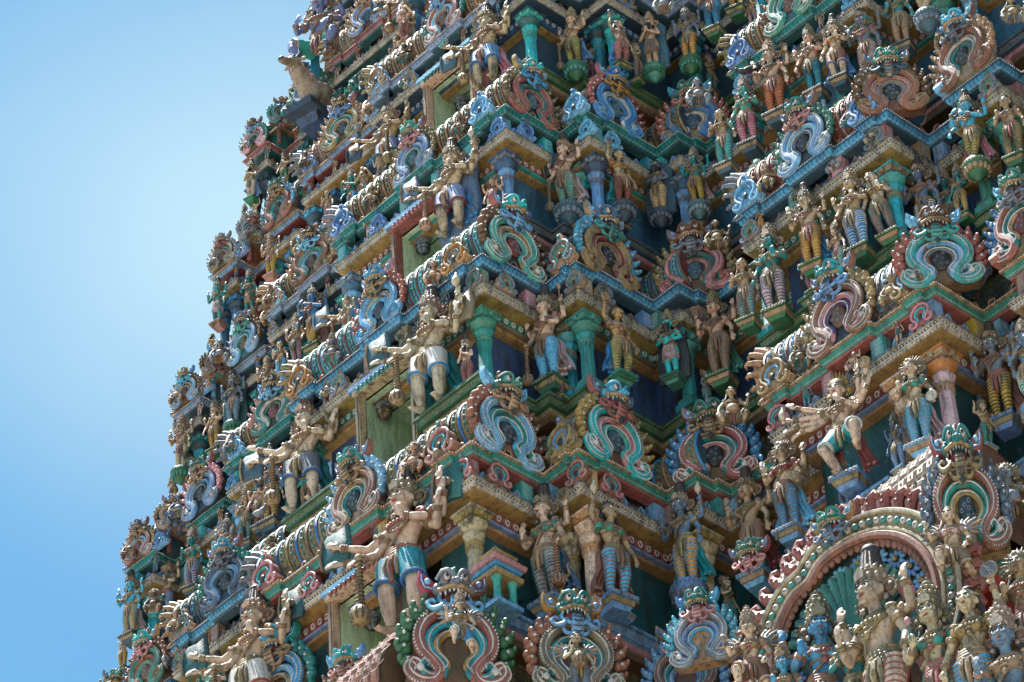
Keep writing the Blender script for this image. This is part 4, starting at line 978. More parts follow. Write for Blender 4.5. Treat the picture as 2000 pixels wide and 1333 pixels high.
def crown_mesh(kind):
    m = MB(); z = 1.0
    if kind == 'tower':
        m.lathe([(.062, -.02), (.066, 0), (.060, .02), (.064, .045), (.056, .055), (.058, .085), (.048, .095), (.050, .12), (.038, .13), (.038, .15), (.024, .165), (.028, .18), (.012, .19), (.0, .205)], (0, .005, z), n=16)
        for r, zz, n in ((.064, .005, 14), (.058, .07, 12), (.049, .11, 10)):
            for j in range(n): a = 2*pi*j/n; m.ell((cos(a)*r, .005+sin(a)*r, z+zz), (.010, .010, .012), 1, n=7, k=5)
        m.prism([(-.03, 0), (-.035, .03), (-.015, .05), (0, .085), (.015, .05), (.035, .03), (.03, 0)], -.072, -.055, 1, Matrix.Translation((0, 0, z)))
    elif kind == 'bun':
        m.lathe([(.062, -.02), (.067, 0), (.062, .02), (.066, .045), (.050, .06)], (0, .005, z), n=16)
        for j in range(12): a = 2*pi*j/12; m.ell((cos(a)*.063, .005+sin(a)*.063, z+.012), (.013, .013, .016), 1, n=7, k=5); m.ell((cos(a)*.055, .005+sin(a)*.055, z+.055), (.012, .012, .016), 0, n=7, k=5)
        m.lathe([(.050, .055), (.046, .09), (.040, .125), (.036, .15), (.038, .165)], (0, .012, z), n=16, mat=2)
        m.ell((0, .014, z+.175), (.041, .041, .034), 3, n=14, k=8)
        for j in range(14): a = 2*pi*j/14; m.tube([(cos(a)*.050, .012+sin(a)*.050, z+.06), (cos(a)*.042, .012+sin(a)*.042, z+.12), (cos(a)*.034, .014+sin(a)*.034, z+.17)], .005, 3, n=5)
        m.prism([(-.025, 0), (-.028, .03), (0, .06), (.028, .03), (.025, 0)], -.075, -.058, 1, Matrix.Translation((0, 0, z)))
    elif kind == 'fan':
        m.lathe([(.062, -.02), (.066, 0), (.058, .03), (.045, .05)], (0, .005, z), n=16)
        for j in range(15):
            a = radians(-8+j*14); m.tube([(cos(a)*.055, .01, z-.03+sin(a)*.055), (cos(a)*.10, .015, z-.03+sin(a)*.10), (cos(a)*.135, .02, z-.03+sin(a)*.135)], [.010, .011, .004], 0, n=6)
        m.torus((0, .012, z-.03), .075, .008, 1, n=24, k=5, rot=rotx(pi/2)); m.ell((0, -.05, z+.02), (.02, .015, .024), 1, n=8, k=6)
    elif kind == 'knot':
        m.ell((0, .012, z-.02), (.062, .062, .05), 3, n=16, k=10); m.torus((0, .002, z-.012), .060, .008, 0, n=20, k=5, rot=rotx(radians(18))); m.ell((0, .02, z+.045), (.036, .036, .028), 3, n=12, k=8); m.torus((0, .02, z+.022), .032, .008, 1, n=14, k=5)
        m.ell((.03, .06, z-.05), (.03, .03, .035), 3)
    elif kind == 'flame':
        m.lathe([(.062, -.02), (.067, 0), (.062, .03), (.05, .05)], (0, .005, z), n=16)
        for j in range(9):
            a = radians(10+j*20); m.tube([(cos(a)*.045, .01, z-.01+sin(a)*.04), (cos(a)*.075, .01, z+.01+sin(a)*.085), (cos(a)*.085, .01, z+.015+sin(a)*.14)], [.014, .013, .003], 2, n=6)
    # ear wheels and hair behind the neck
    for s in (-1, 1):
        if kind != 'knot':
            m.torus((s*.075, .016, z-.045), .034, .010, 0, n=18, k=6, rot=rotx(pi/2) @ roty(radians(s*20))); m.ell((s*.075, .012, z-.045), (.026, .012, .026), 2, n=10, k=6); m.ell((s*.066, -.0, z-.095), (.013, .013, .016), 1, n=8, k=6)
            for j in range(9): a = 2*pi*j/9; m.ell((s*.075+cos(a)*.045, .018, z-.045+sin(a)*.045), (.009, .009, .009), 0, n=6, k=4)
        m.tube([(s*.05, .02, z-.05), (s*.065, .015, z-.10), (s*.085, .01, z-.145)], [.02, .018, .012], 3, n=7)
    return m.mesh('crown' if kind != 'knot' else 'hair')
CROWN = {k: crown_mesh(k) for k in ('tower', 'bun', 'fan', 'knot', 'flame')}
def sash_mesh():
    m = MB()
    for s, w in ((1, 1.0), (-1, .7)):
        n = 7; vs = []; fs = []
        for i in range(9):
            f = i/8
            for j in range(n):
                g = j/(n-1); x = s*(.06+f*.035+g*(.04+.13*f)*w+.012*sin(f*9)); y = .055+.022*cos(j*pi)+.01*sin(f*11); zz = .56-.50*f+.03*sin(g*6+f*4)*f
                vs.append((x, y, zz))
        for i in range(8):
            for j in range(n-1): a = i*n+j; fs.append((a, a+1, a+n+1, a+n))
        N_ = len(vs); vs2 = [(x, y+.02, z) for x, y, z in vs]
        m.add(vs, fs, 0); m.add(vs2, [tuple(reversed(f)) for f in fs], 0)
        rim = [j for j in range(n)]+[i*n+n-1 for i in range(1, 9)]+[8*n+j for j in range(n-2, -1, -1)]+[i*n for i in range(7, 0, -1)]
        o = len(m.v)-2*N_
        for a, b in zip(rim, rim[1:]+rim[:1]): m.f.append((o+a, o+b, o+N_+b, o+N_+a)); m.m.append(0)
        for j in range(n-1): m.ell((vs[8*n+j][0], vs[8*n+j][1]-.005, vs[8*n+j][2]), (.022, .014, .02), 0, n=8, k=5)
    return m.mesh('sash')
SASH = sash_mesh()
def ped_mesh(kind):
    m = MB()
    if kind == 'lotus':
        m.lathe([(.03, -.30), (.05, -.27), (.10, -.22), (.15, -.14), (.17, -.10), (.165, -.085), (.18, -.07), (.18, -.03), (.165, 0), (0, .001)], n=20)
        for j in range(14): a = 2*pi*j/14; m.ell((cos(a)*.145, sin(a)*.145, -.135), (.035, .035, .055), 1, n=8, k=6)
        for j in range(26): a = 2*pi*j/26; m.ell((cos(a)*.18, sin(a)*.18, -.05), (.013, .013, .016), 1, n=6, k=4)
    else:
        m.box((0, 0, -.02), (.145, .13, .02), 0); m.box((0, .02, -.065), (.12, .11, .025), 1, taper=1.1); m.box((0, .04, -.115), (.09, .09, .025), 0, taper=1.25)
        for j in range(7): m.ell((-.12+j*.04, -.13, -.02), (.014, .01, .014), 1, n=8, k=5)
    return m.mesh('pedestal', True, 35)
PED = {k: ped_mesh(k) for k in ('lotus', 'block')}
def held_mesh(kind):
    m = MB()
    if kind == 'club':
        m.tube([(0, 0, .52), (0, 0, .14)], [.014, .024], 0, n=10); m.ell((0, 0, .53), (.026, .026, .03), 0)
        for i in range(12): m.torus((0, 0, .50-i*.03), .019+.0008*i, .005, 1, n=12, k=4, rot=rotx(.35))
        m.lathe([(.02, .16), (.05, .13), (.062, .09), (.058, .05), (.03, .02), (0, .015)], n=14); 
        for j in range(10): a = 2*pi*j/10; m.ell((cos(a)*.05, sin(a)*.05, .08), (.014, .014, .05), 1, n=6, k=5)
    elif kind == 'disc':
        m.lathe([(.0, -.012), (.055, -.012), (.062, 0), (.055, .012), (0, .012)], n=20, rot=rotx(pi/2)); 
        for j in range(14): a = 2*pi*j/14; m.tube([(0, -.015, 0), (cos(a)*.05, -.016, sin(a)*.05)], .004, 1, n=4)
        m.torus((0, -.01, 0), .052, .008, 1, n=20, k=5, rot=rotx(pi/2))
    elif kind == 'conch':
        m.ell((0, 0, .02), (.035, .03, .05), 0, n=12, k=8); m.tube([(0, 0, .05), (.01, 0, .09), (.0, 0, .11)], [.022, .012, .004], 0, n=8); m.tube([(0, 0, -.02), (0, 0, -.05)], [.015, .005], 0, n=6)
    elif kind == 'shield':
        m.prism([(-.10, -.12), (-.115, 0), (-.10, .12), (-.07, .14), (.02, .13), (.09, .16), (.11, .0), (.08, -.15), (.0, -.13)], 0, .03, 0, bev=.1); m.ell((0, -.01, 0), (.03, .02, .03), 1)
        m.tube([(-.10, -.005, -.12), (-.115, -.005, 0), (-.10, -.005, .12)], .01, 1, n=5)
    elif kind == 'lotusbud':
        m.tube([(0, 0, -.06), (0, 0, .05)], .006, 0, n=6); m.ell((0, 0, .075), (.022, .022, .035), 1, n=10, k=7)
    elif kind == 'bow':
        m.tube(spline([(0, 0, .30), (-.06, 0, .22), (-.09, 0, .08), (-.08, 0, 0), (-.09, 0, -.08), (-.06, 0, -.22), (0, 0, -.30)], 4), .014, 0, n=7); m.tube([(0, 0, .30), (0, 0, -.30)], .003, 1, n=4)
    elif kind == 'staff':
        m.tube([(0, 0, .62), (0, 0, -.35)], .012, 0, n=8); m.ell((0, 0, .64), (.02, .02, .04), 1)
    elif kind == 'stele':
        out = [(-.24, -.02), (-.26, .3), (-.22, .62), (-.25, .85), (-.12, 1.04), (0, 1.12), (.12, 1.04), (.25, .85), (.22, .62), (.26, .3), (.24, -.02)]
        m.prism(list(reversed(out)), .05, .10, 0, bev=.04)
    return m.mesh(kind)
HELD = {k: held_mesh(k) for k in ('club', 'disc', 'conch', 'shield', 'lotusbud', 'bow', 'staff', 'stele')}
PROTO = {}
def proto(n):
    if n not in PROTO: PROTO[n] = build_pose(n)
    return PROTO[n]
NST = 0
def statue(pos, rz, h, ps, skin, wear, wc, crown='tower', wc2='gold', sash=None, ped=('block', 'green', 'tan'), held=(), mir=False, label='', rnd=0, bod='teal', hairc='black', group='painted gods and attendants on the ledges', cat='statue', name='statue', tilt=0, ccol='gold', crown_s=1.0):
    """held: [(kind, arm index, colour, colour)]; h is the height to the top of the head"""
    global NST
    NST += 1
    D = proto(ps); o = empty(name, pos, rz, h, mir, ry=tilt)
    tag(o, label, cat, group)
    link('body', D['body'], o, [P(skin, rough=.5, dust=.45, dirt=.42, bump=.18)])
    jm = [P('gold'), P('tan' if rnd % 3 else 'redb')]
    link('necklace', D['necklace'], o, jm); link('belt', D['belt'], o, jm)
    if h > 1.0:
        for nm, me in D['bands']: link(nm, me, o, jm)
    if wear == 'leggings': link('leggings', D['leggings'], o, [P(wc, rough=.5), P(wc2)])
    elif wear == 'shorts': link('shorts', D['shorts'], o, [P(wc, rough=.5), P(wc2), P('white')])
    elif wear == 'loincloth': link('loincloth', D['loincloth'], o, [P(wc)])
    if 'bodice' in D: link('bodice', D['bodice'], o, [P(bod), P('gold')])
    for e in ('eye_l', 'eye_r'): link('eye', D[e], o, [P('eyewhite', rough=.35, dirt=.1, dust=0), P('black', dust=0, dirt=0)], D['HM'])
    link('mouth', D['mouth'], o, [P('red', dust=0, dirt=.2)], D['HM'])
    if 'beard' in D: link('beard', D['beard'], o, [P('black')], D['HM'])
    hx = D['head'][0]
    cr = link('crown' if crown != 'knot' else 'hair', CROWN[crown], o, [P(ccol), P('tan' if rnd % 2 else 'dust'), P(bod if crown == 'flame' else 'brown'), P(hairc)], D['HM'] @ Matrix.Translation((hx, 0, 0)))
    if sash: link('sash', SASH, o, [P(sash)])
    if ped: link('pedestal', PED[ped[0]], o, [P(ped[1]), P(ped[2])])
    for kd, ai, c1, c2 in held:
        nm = {'lotusbud': 'lotus_bud', 'stele': 'back_slab'}.get(kd, kd)
        if ai is None: link(nm, HELD[kd], o, [P(c1), P(c2)]); continue
        w = D['arms'][ai][2]; d = D['arms'][ai][3]; p = w+d*.075
        if kd == 'club': M = Matrix.Translation((w.x, w.y-.02, 0))
        elif kd in ('shield',): M = Matrix.Translation((p.x, p.y+.05, p.z))
        elif kd in ('staff', 'bow'): M = Matrix.Translation((p.x, p.y-.01, p.z))
        else: M = Matrix.Translation((p.x, p.y-.02, p.z+.035))
        link(nm, HELD[kd], o, [P(c1), P(c2)], M)
    return o
# ------------------------------------------------------------------ placing the figures on their ledges
PLAN = [(2.36, 0), (3.15, 1.247), (3.80, 2.85), (5.36, 3.40), (8.59, 2.57), (9.24, 3.5), (10.4, 3.1), (11.36, 3.6), (12.3, 3.05)]
def vfront(u):
    u = abs(u)
    for ue, v in PLAN:
        if u <= ue: return v
    return 3.05
ALLST = []
def spot(s, px, py, face):
    t = s+1; k = TK[t]; zl = LEDGE[s]+.03
    p = atz(px, py, zl+.1)
    u = (p.x-AX)/k
    if face == 'A':
        vf = min(vfront(u-.25 if u > 0 else u+.1), vfront(u+.05))
        if s >= 2 and u < 0: vf = min(vfront(u-.3), vfront(u+.3))
        y = TY[t]+k*vf-.10
        q = aty(px, py, y)
        if -.05 <= q.z-zl <= .75: return q
        p.z = zl+.1; return p
    if face == 'B':
        best = min((2.36, 3.15, 3.8, 8.59, 10.4), key=lambda e: abs(e+.15-u))
        x = AX+k*best+.12; d = ray(px, py); q = EYE+d*((x-EYE.x)/d.x)
        if -.05 <= q.z-zl <= .75: return q
    return p
RZ = {'A': 0, 'B': pi/2, 'D': radians(42)}
def st(s, px, py, top, face, pose_, skin, wear, wc, **kw):
    q = spot(s, px, py, face)
    dist = (q-EYE).length
    h = (py-top)/(FOC*.757/dist)/1.2
    if pose_ == 'guard': kw['ped'] = None
    kw.setdefault('ped', ('block', LV[s+1]['lg'], 'tan'))
    n = len(ALLST)
    o = statue(q, RZ[face]+kw.pop('turn', 0), h, pose_, skin, wear, wc, rnd=n, **kw)
    if pose_ == 'guard': o.scale = (o.scale[0]*1.12, o.scale[1]*1.15, o.scale[2]*1.02)
    ALLST.append(dict(o=o, px=px, py=(py+top)/2, s=s, u=(q.x-AX)/TK[s+1], h=h, pose=pose_, skin=skin, wear=wear, wc=wc, kw=kw, face=face)); return o
GH = (('club', 1, 'tan', 'brown'), ('shield', 2, 'dteal', 'tan'), ('shield', 4, 'bluegray', 'tan'))
G = 'guardian'
# --- storey just above the great arch
st(0, 800, 1222, 940, 'A', 'guard', 'pinkc', 'shorts', 'aqua', crown='bun', wc2='blue', held=(('club', 3, 'tan', 'brown'), ('shield', 1, 'dteal', 'gold'), ('shield', 5, 'dteal', 'gold'), ('lotusbud', 4, 'gold', 'gold')), turn=.12)
st(0, 500, 1420, 1180, 'A', 'guard', 'pinkc', 'shorts', 'white', crown='bun', wc2='red', held=(('club', 3, 'tan', 'brown'), ('shield', 1, 'dteal', 'gold'), ('shield', 5, 'dteal', 'gold')), turn=.15)
st(0, 1075, 1180, 965, 'A', 'maid4', 'cream', 'leggings', 'lpink', crown='bun', wc2='teal', bod='mgreen', sash='wblue', held=(('club', 1, 'brown', 'tan'), ('disc', 3, 'tan', 'gold')), turn=.1)
st(0, 1205, 1172, 970, 'B', 'raise', 'flesh', 'leggings', 'sky', crown='knot', wc2='redb', bod='mgreen', sash='redb', held=(('conch', 0, 'pale', 'white'),), turn=-.15)
st(0, 1345, 1147, 960, 'A', 'bless', 'bluegray', 'leggings', 'yellow', crown='bun', wc2='lblue', sash='aqua', ped=('lotus', 'lblue', 'gray'), held=(('conch', 3, 'pale', 'tan'),), turn=.2)
st(0, 1478, 1125, 930, 'A', 'bless', 'flesh', 'shorts', 'redb', crown='bun', wc2='teal', sash='maroon', turn=.2)
st(0, 1545, 1038, 855, 'A', 'maid4', 'cream', 'leggings', 'sky', crown='fan', wc2='gold', bod='maroon', sash='lblue', held=(('disc', 1, 'tan', 'gold'), ('lotusbud', 0, 'blue', 'blue')), turn=.2)
st(0, 1660, 935, 730, 'A', 'dance', 'cream', 'shorts', 'aqua', crown='flame', wc2='white', bod='orange', sash='redb', turn=.25, held=(('disc', 5, 'tan', 'tan'), ('conch', 1, 'pale', 'tan'), ('lotusbud', 4, 'tan', 'redb')))
st(0, 1802, 872, 690, 'A', 'maid', 'cream', 'leggings', 'lav', crown='fan', wc2='aqua', bod='teal', sash='lpink', held=(('disc', 1, 'pale', 'white'),), turn=.25)
st(0, 1962, 822, 640, 'A', 'bless', 'gray', 'leggings', 'yellow', crown='bun', wc2='black', sash='pink', turn=.25)
# --- second storey
st(1, 850, 792, 575, 'A', 'guard', 'pale', 'shorts', 'white', crown='bun', wc2='blue', sash='teal', held=(('club', 3, 'tan', 'brown'), ('shield', 1, 'slate', 'tan'), ('shield', 6, 'gold', 'tan'), ('conch', 4, 'pale', 'tan')), turn=.12, ped=('block', 'mgreen', 'green'))
st(1, 600, 992, 790, 'A', 'guard', 'pale', 'shorts', 'gray', crown='bun', wc2='blue', sash='teal', held=(('club', 3, 'tan', 'brown'), ('shield', 2, 'slate', 'tan'), ('bow', 4, 'gold', 'tan')), turn=.25, hairc='brown')
st(1, 1075, 747, 568, 'A', 'club', 'cream', 'leggings', 'sky', crown='bun', wc2='lblue', sash='lpink', held=(('club', 1, 'tan', 'brown'), ('lotusbud', 2, 'tan', 'tan')), turn=.12)
st(1, 1215, 737, 585, 'B', 'raise', 'ochre', 'leggings', 'yellow', crown='knot', wc2='teal', bod='gold', sash='blue', held=(('disc', 0, 'gold', 'tan'),), ped=('block', 'mgreen', 'green'), turn=-.1)
st(1, 1315, 737, 610, 'A', 'sage', 'aqua', 'loincloth', 'lpink', crown='tower', ccol='tan', held=(('stele', None, 'black', 'black'),), ped=('block', 'mgreen', 'green'), turn=.3)
st(1, 1410, 737, 572, 'A', 'bless', 'flesh', 'leggings', 'gold', crown='tower', sash='mgreen', held=(('disc', 2, 'tan', 'gold'),), turn=.3)
st(1, 1462, 628, 492, 'A', 'maid', 'flesh', 'leggings', 'teal', crown='knot', wc2='pink', bod='tan', hairc='brown', turn=.3)
st(1, 1520, 609, 440, 'A', 'maid', 'teal', 'leggings', 'lpink', crown='tower', wc2='slate', bod='lteal', ccol='dust', mir=True, turn=.3)
st(1, 1590, 520, 362, 'A', 'bless', 'cream', 'leggings', 'yellow', crown='bun', wc2='redb', sash='sky', turn=.25)
st(1, 1680, 490, 328, 'A', 'club', 'flesh', 'leggings', 'blue', crown='tower', wc2='white', turn=.2)
st(1, 1738, 462, 310, 'A', 'maid', 'pale', 'leggings', 'redb', crown='knot', wc2='teal', bod='orange', mir=True, hairc='brown', tilt=-.12, turn=.3)
st(1, 1815, 470, 310, 'A', 'bless', 'bluegray', 'leggings', 'pale', crown='bun', wc2='slate', sash='dteal', turn=.3)
st(1, 1862, 470, 330, 'A', 'maid', 'teal', 'leggings', 'wblue', crown='tower', bod='gold', turn=.3)
st(1, 1907, 320, 177, 'A', 'flute', 'sky', 'leggings', 'yellow', crown='bun', wc2='slate', sash='pink', ped=('lotus', 'green', 'tan'), turn=.3)
st(1, 1984, 310, 170, 'A', 'maid', 'flesh', 'leggings', 'tan', crown='knot', bod='gold', turn=.3)
# --- third storey
st(2, 890, 450, 278, 'A', 'guard', 'cream', 'shorts', 'lav', crown='bun', wc2='maroon', held=(('club', 3, 'tan', 'brown'), ('shield', 1, 'bluegray', 'tan'), ('stele', None, 'bluegray', 'gray'), ('conch', 4, 'pale', 'tan')), sash='blue', turn=.1)
st(2, 700, 690, 545, 'A', 'guard', 'flesh', 'shorts', 'lblue', crown='bun', wc2='aqua', held=(('club', 3, 'tan', 'brown'), ('shield', 1, 'bluegray', 'lblue')), turn=.1)
st(2, 1110, 407, 262, 'A', 'club', 'cream', 'leggings', 'teal', crown='bun', wc2='tan', sash='lpink', held=(('club', 1, 'gold', 'brown'), ('shield', 3, 'slate', 'tan')), ped=('lotus', 'slate', 'gray'), turn=.12)
st(2, 1217, 404, 277, 'B', 'raise', 'flesh', 'leggings', 'maroon', crown='knot', wc2='redb', bod='orange', sash='teal', held=(('disc', 0, 'tan', 'gray'),), ped=('lotus', 'slate', 'gray'), turn=-.1)
st(2, 1290, 417, 300, 'A', 'sage', 'gray', 'leggings', 'yellow', crown='knot', wc2='white', held=(('stele', None, 'slate', 'black'),), ped=('lotus', 'slate', 'gray'), turn=.3)
st(2, 1365, 402, 288, 'A', 'maid4', 'teal', 'leggings', 'yellow', crown='tower', wc2='brown', bod='green', sash='lpink', ped=('lotus', 'slate', 'gray'), turn=.3)
st(2, 1418, 326, 198, 'A', 'maid', 'flesh', 'leggings', 'aqua', crown='knot', wc2='brown', bod='gold', hairc='brown', turn=.3)
st(2, 1466, 284, 147, 'A', 'maid', 'lteal', 'leggings', 'pink', crown='tower', wc2='maroon', bod='teal', mir=True, turn=.3)
st(2, 1518, 226, 75, 'A', 'bless', 'cream', 'leggings', 'orange', crown='tower', wc2='brown', sash='teal', ccol='dust', turn=.25)
st(2, 1595, 182, 45, 'A', 'club', 'flesh', 'leggings', 'aqua', crown='tower', wc2='slate', turn=.2)
st(2, 1642, 156, 27, 'A', 'maid', 'cream', 'shorts', 'redb', crown='bun', wc2='lav', bod='orange', sash='lblue', mir=True, turn=.3)
st(2, 1700, 150, 9, 'A', 'bless', 'gray', 'leggings', 'lpink', crown='bun', wc2='gold', sash='gray', turn=.3)
st(2, 1765, 90, -40, 'A', 'maid', 'lteal', 'leggings', 'tan', crown='tower', bod='green', turn=.3)
st(2, 1812, 30, -110, 'A', 'flute', 'bluegray', 'leggings', 'pale', crown='tower', wc2='orange', ped=('lotus', 'slate', 'gray'), turn=.3)
# --- fourth storey
st(3, 958, 164, 9, 'A', 'guard', 'cream', 'shorts', 'lblue', crown='bun', wc2='blue', held=(('club', 3, 'tan', 'brown'), ('disc', 1, 'ochre', 'teal'), ('shield', 2, 'slate', 'gray')), sash='pink', turn=.1)
st(3, 765, 342, 199, 'A', 'guard', 'flesh', 'shorts', 'lav', crown='bun', wc2='teal', held=(('club', 0, 'tan', 'brown'), ('shield', 2, 'slate', 'gray')), turn=.1)
st(3, 1124, 131, 12, 'A', 'club', 'flesh', 'leggings', 'yellow', crown='tower', wc2='dteal', sash='lblue', held=(('club', 1, 'gold', 'brown'),), ped=('lotus', 'green', 'mgreen'), turn=.12)
st(3, 1215, 128, 24, 'B', 'raise', 'cream', 'leggings', 'redb', crown='knot', wc2='pink', bod='gold', sash='lblue', held=(('disc', 0, 'tan', 'gray'),), ped=('block', 'green', 'tan'), turn=-.1)
st(3, 1277, 134, 21, 'A', 'pray', 'flesh', 'loincloth', 'gold', crown='tower', ccol='tan', held=(('stele', None, 'slate', 'black'),), ped=('lotus', 'mgreen', 'green'), turn=.3)
st(3, 1349, 119, 6, 'A', 'bless', 'gray', 'leggings', 'yellow', crown='bun', wc2='brown', ped=('lotus', 'green', 'mgreen'), turn=.3)
st(3, 1395, 60, -60, 'A', 'maid', 'flesh', 'leggings', 'blue', crown='knot', wc2='aqua', bod='orange', turn=.3)
st(3, 1440, 20, -105, 'A', 'maid', 'teal', 'leggings', 'yellow', crown='tower', bod='green', turn=.3)
# --- left wing, from the bottom to the skyline
st(2, 254, 1243, 1127, 'A', 'bless', 'sky', 'leggings', 'yellow', crown='bun', wc2='sky', turn=.2, sash='lpink')
st(2, 325, 1218, 1095, 'A', 'club', 'cream', 'leggings', 'lav', crown='tower', wc2='gray', turn=.2)
st(2, 375, 1150, 1040, 'A', 'maid', 'teal', 'leggings', 'maroon', crown='tower', wc2='lblue', bod='lteal', sash='tan', turn=.3)
st(2, 444, 1115, 1014, 'A', 'bless', 'gray', 'loincloth', 'tan', crown='bun', turn=.3)
st(2, 530, 1022, 879, 'A', 'bless', 'bluegray', 'leggings', 'yellow', crown='bun', wc2='slate', turn=.2)
st(2, 509, 1030, 930, 'A', 'club', 'flesh', 'leggings', 'maroon', crown='tower', wc2='gold', turn=.3)
st(2, 481, 1061, 958, 'A', 'maid', 'flesh', 'leggings', 'teal', crown='tower', wc2='tan', bod='gold', turn=.3)
st(3, 354, 920, 816, 'A', 'bless', 'cream', 'none', 'tan', crown='tower', ccol='redb', turn=.2, ped=('lotus', 'green', 'mgreen'))
st(3, 420, 881, 786, 'A', 'club', 'flesh', 'leggings', 'yellow', crown='tower', wc2='brown', turn=.2)
st(3, 456, 830, 729, 'A', 'bless', 'gray', 'leggings', 'bluegray', crown='bun', wc2='gray', turn=.3, ped=('lotus', 'mgreen', 'green'), held=(('stele', None, 'dteal', 'black'),))
st(3, 523, 788, 699, 'A', 'bless', 'flesh', 'shorts', 'gold', crown='tower', turn=.3)
st(3, 549, 740, 660, 'A', 'maid', 'cream', 'leggings', 'lblue', crown='knot', wc2='sky', bod='gold', turn=.3)
st(3, 581, 713, 615, 'A', 'maid4', 'flesh', 'leggings', 'pink', crown='tower', wc2='wblue', bod='tan', turn=.2)
st(3, 614, 680, 558, 'A', 'flute', 'sky', 'leggings', 'ochre', crown='bun', wc2='yellow', sash='pink', turn=.2)
st(4, 425, 632, 546, 'A', 'bless', 'lteal', 'loincloth', 'lpink', crown='bun', turn=.2)
st(4, 488, 614, 528, 'A', 'maid', 'teal', 'loincloth', 'tan', crown='tower', bod='gold', turn=.3)
st(4, 530, 540, 456, 'A', 'bless', 'flesh', 'leggings', 'ochre', crown='tower', wc2='yellow', turn=.2, sash='teal')
st(4, 588, 533, 450, 'A', 'bless', 'cream', 'loincloth', 'lpink', crown='knot', turn=.3)
st(4, 641, 428, 366, 'A', 'maid', 'cream', 'leggings', 'pink', crown='knot', bod='orange', turn=.2)
st(4, 690, 420, 330, 'A', 'flute', 'teal', 'shorts', 'sky', crown='tower', turn=.1)
st(5, 491, 389, 312, 'A', 'pray', 'cream', 'leggings', 'white', crown='bun', wc2='tan', sash='lav', turn=.2, ped=('block', 'green', 'mgreen'))
st(5, 556, 358, 296, 'A', 'club', 'flesh', 'leggings', 'mgreen', crown='tower', wc2='green', turn=.2)
st(5, 620, 330, 262, 'A', 'maid', 'flesh', 'leggings', 'tan', crown='tower', bod='orange', turn=.2)
st(5, 664, 398, 318, 'A', 'archer', 'aqua', 'shorts', 'lblue', crown='tower', wc2='gold', held=(('bow', 0, 'tan', 'gray'),), turn=.2)
st(6, 590, 293, 217, 'A', 'bless', 'flesh', 'leggings', 'blue', crown='tower', wc2='sky', sash='lteal', turn=.2, ped=('block', 'green', 'mgreen'))
st(6, 648, 252, 191, 'A', 'maid', 'flesh', 'shorts', 'gold', crown='tower', bod='tan', turn=.2)
st(6, 700, 214, 150, 'A', 'bless', 'brown', 'shorts', 'gray', crown='tower', turn=.2)
st(7, 676, 60, -40, 'A', 'bless', 'cream', 'leggings', 'lpink', crown='tower', wc2='maroon', turn=.2, sash='teal')
st(6, 758, 122, 66, 'A', 'sage', 'brown', 'loincloth', 'brown', crown='tower', turn=.2)
st(5, 806, 62, -70, 'A', 'guard', 'pinkc', 'shorts', 'lav', crown='bun', wc2='blue', held=(('club', 3, 'tan', 'brown'), ('shield', 1, 'slate', 'gray')), turn=.1)
# --- seated pot-bellied dwarfs in the corners of the mouldings
def dwarf(t, px, py, top, face, skin, wc, crown='knot', **kw):
    q = atz(px, py, TZ[t]+.02); dist = (q-EYE).length; h = (py-top)/(FOC*.757/dist)/.86
    n = len(ALLST)
    kw.setdefault('ped', None)
    q.z -= .26*h*.6
    o = statue(q, RZ[face]+kw.pop('turn', 0), h, 'squat', skin, 'shorts', wc, rnd=n, crown=crown, **kw)
    ALLST.append(dict(o=o, px=px, py=(py+top)/2, s=t, u=(q.x-AX)/TK[t], h=h, pose='squat', skin=skin, wear='shorts', wc=wc, kw=kw, face=face)); return o
for a in ((1, 1895, 590, 462, 'D', 'bluegray', 'wblue', 'fan'), (1, 1437, 850, 765, 'D', 'flesh', 'gold'), (0, 1985, 1045, 925, 'D', 'gray', 'brown', 'fan'), (2, 1785, 232, 142, 'D', 'gray', 'gold', 'tower'), (2, 1368, 222, 155, 'D', 'gray', 'slate'),
          (2, 1405, 505, 435, 'D', 'tan', 'brown'), (3, 349, 1025, 972, 'D', 'bluegray', 'gray', 'fan'), (4, 430, 722, 668, 'D', 'gray', 'tan'), (4, 533, 650, 588, 'D', 'tan', 'gold', 'tower'), (3, 474, 942, 875, 'D', 'brown', 'brown', 'fan'), (5, 596, 392, 336, 'D', 'gray', 'teal', 'fan'),
          (5, 496, 480, 428, 'D', 'gray', 'gold', 'fan'), (6, 572, 232, 178, 'A', 'mgreen', 'green', 'bun'), (6, 690, 182, 136, 'D', 'brown', 'brown'), (7, 724, 148, 82, 'D', 'cream', 'teal', 'flame'), (2, 300, 1210, 1160, 'D', 'brown', 'tan', 'fan'), (2, 345, 1320, 1250, 'D', 'gray', 'slate', 'fan'),
          (1, 762, 1345, 1285, 'A', 'cream', 'redb', 'bun'), (2, 1985, 62, -5, 'D', 'tan', 'gray'), (3, 1300, 40, -20, 'D', 'gray', 'gold')):
    dwarf(*a)
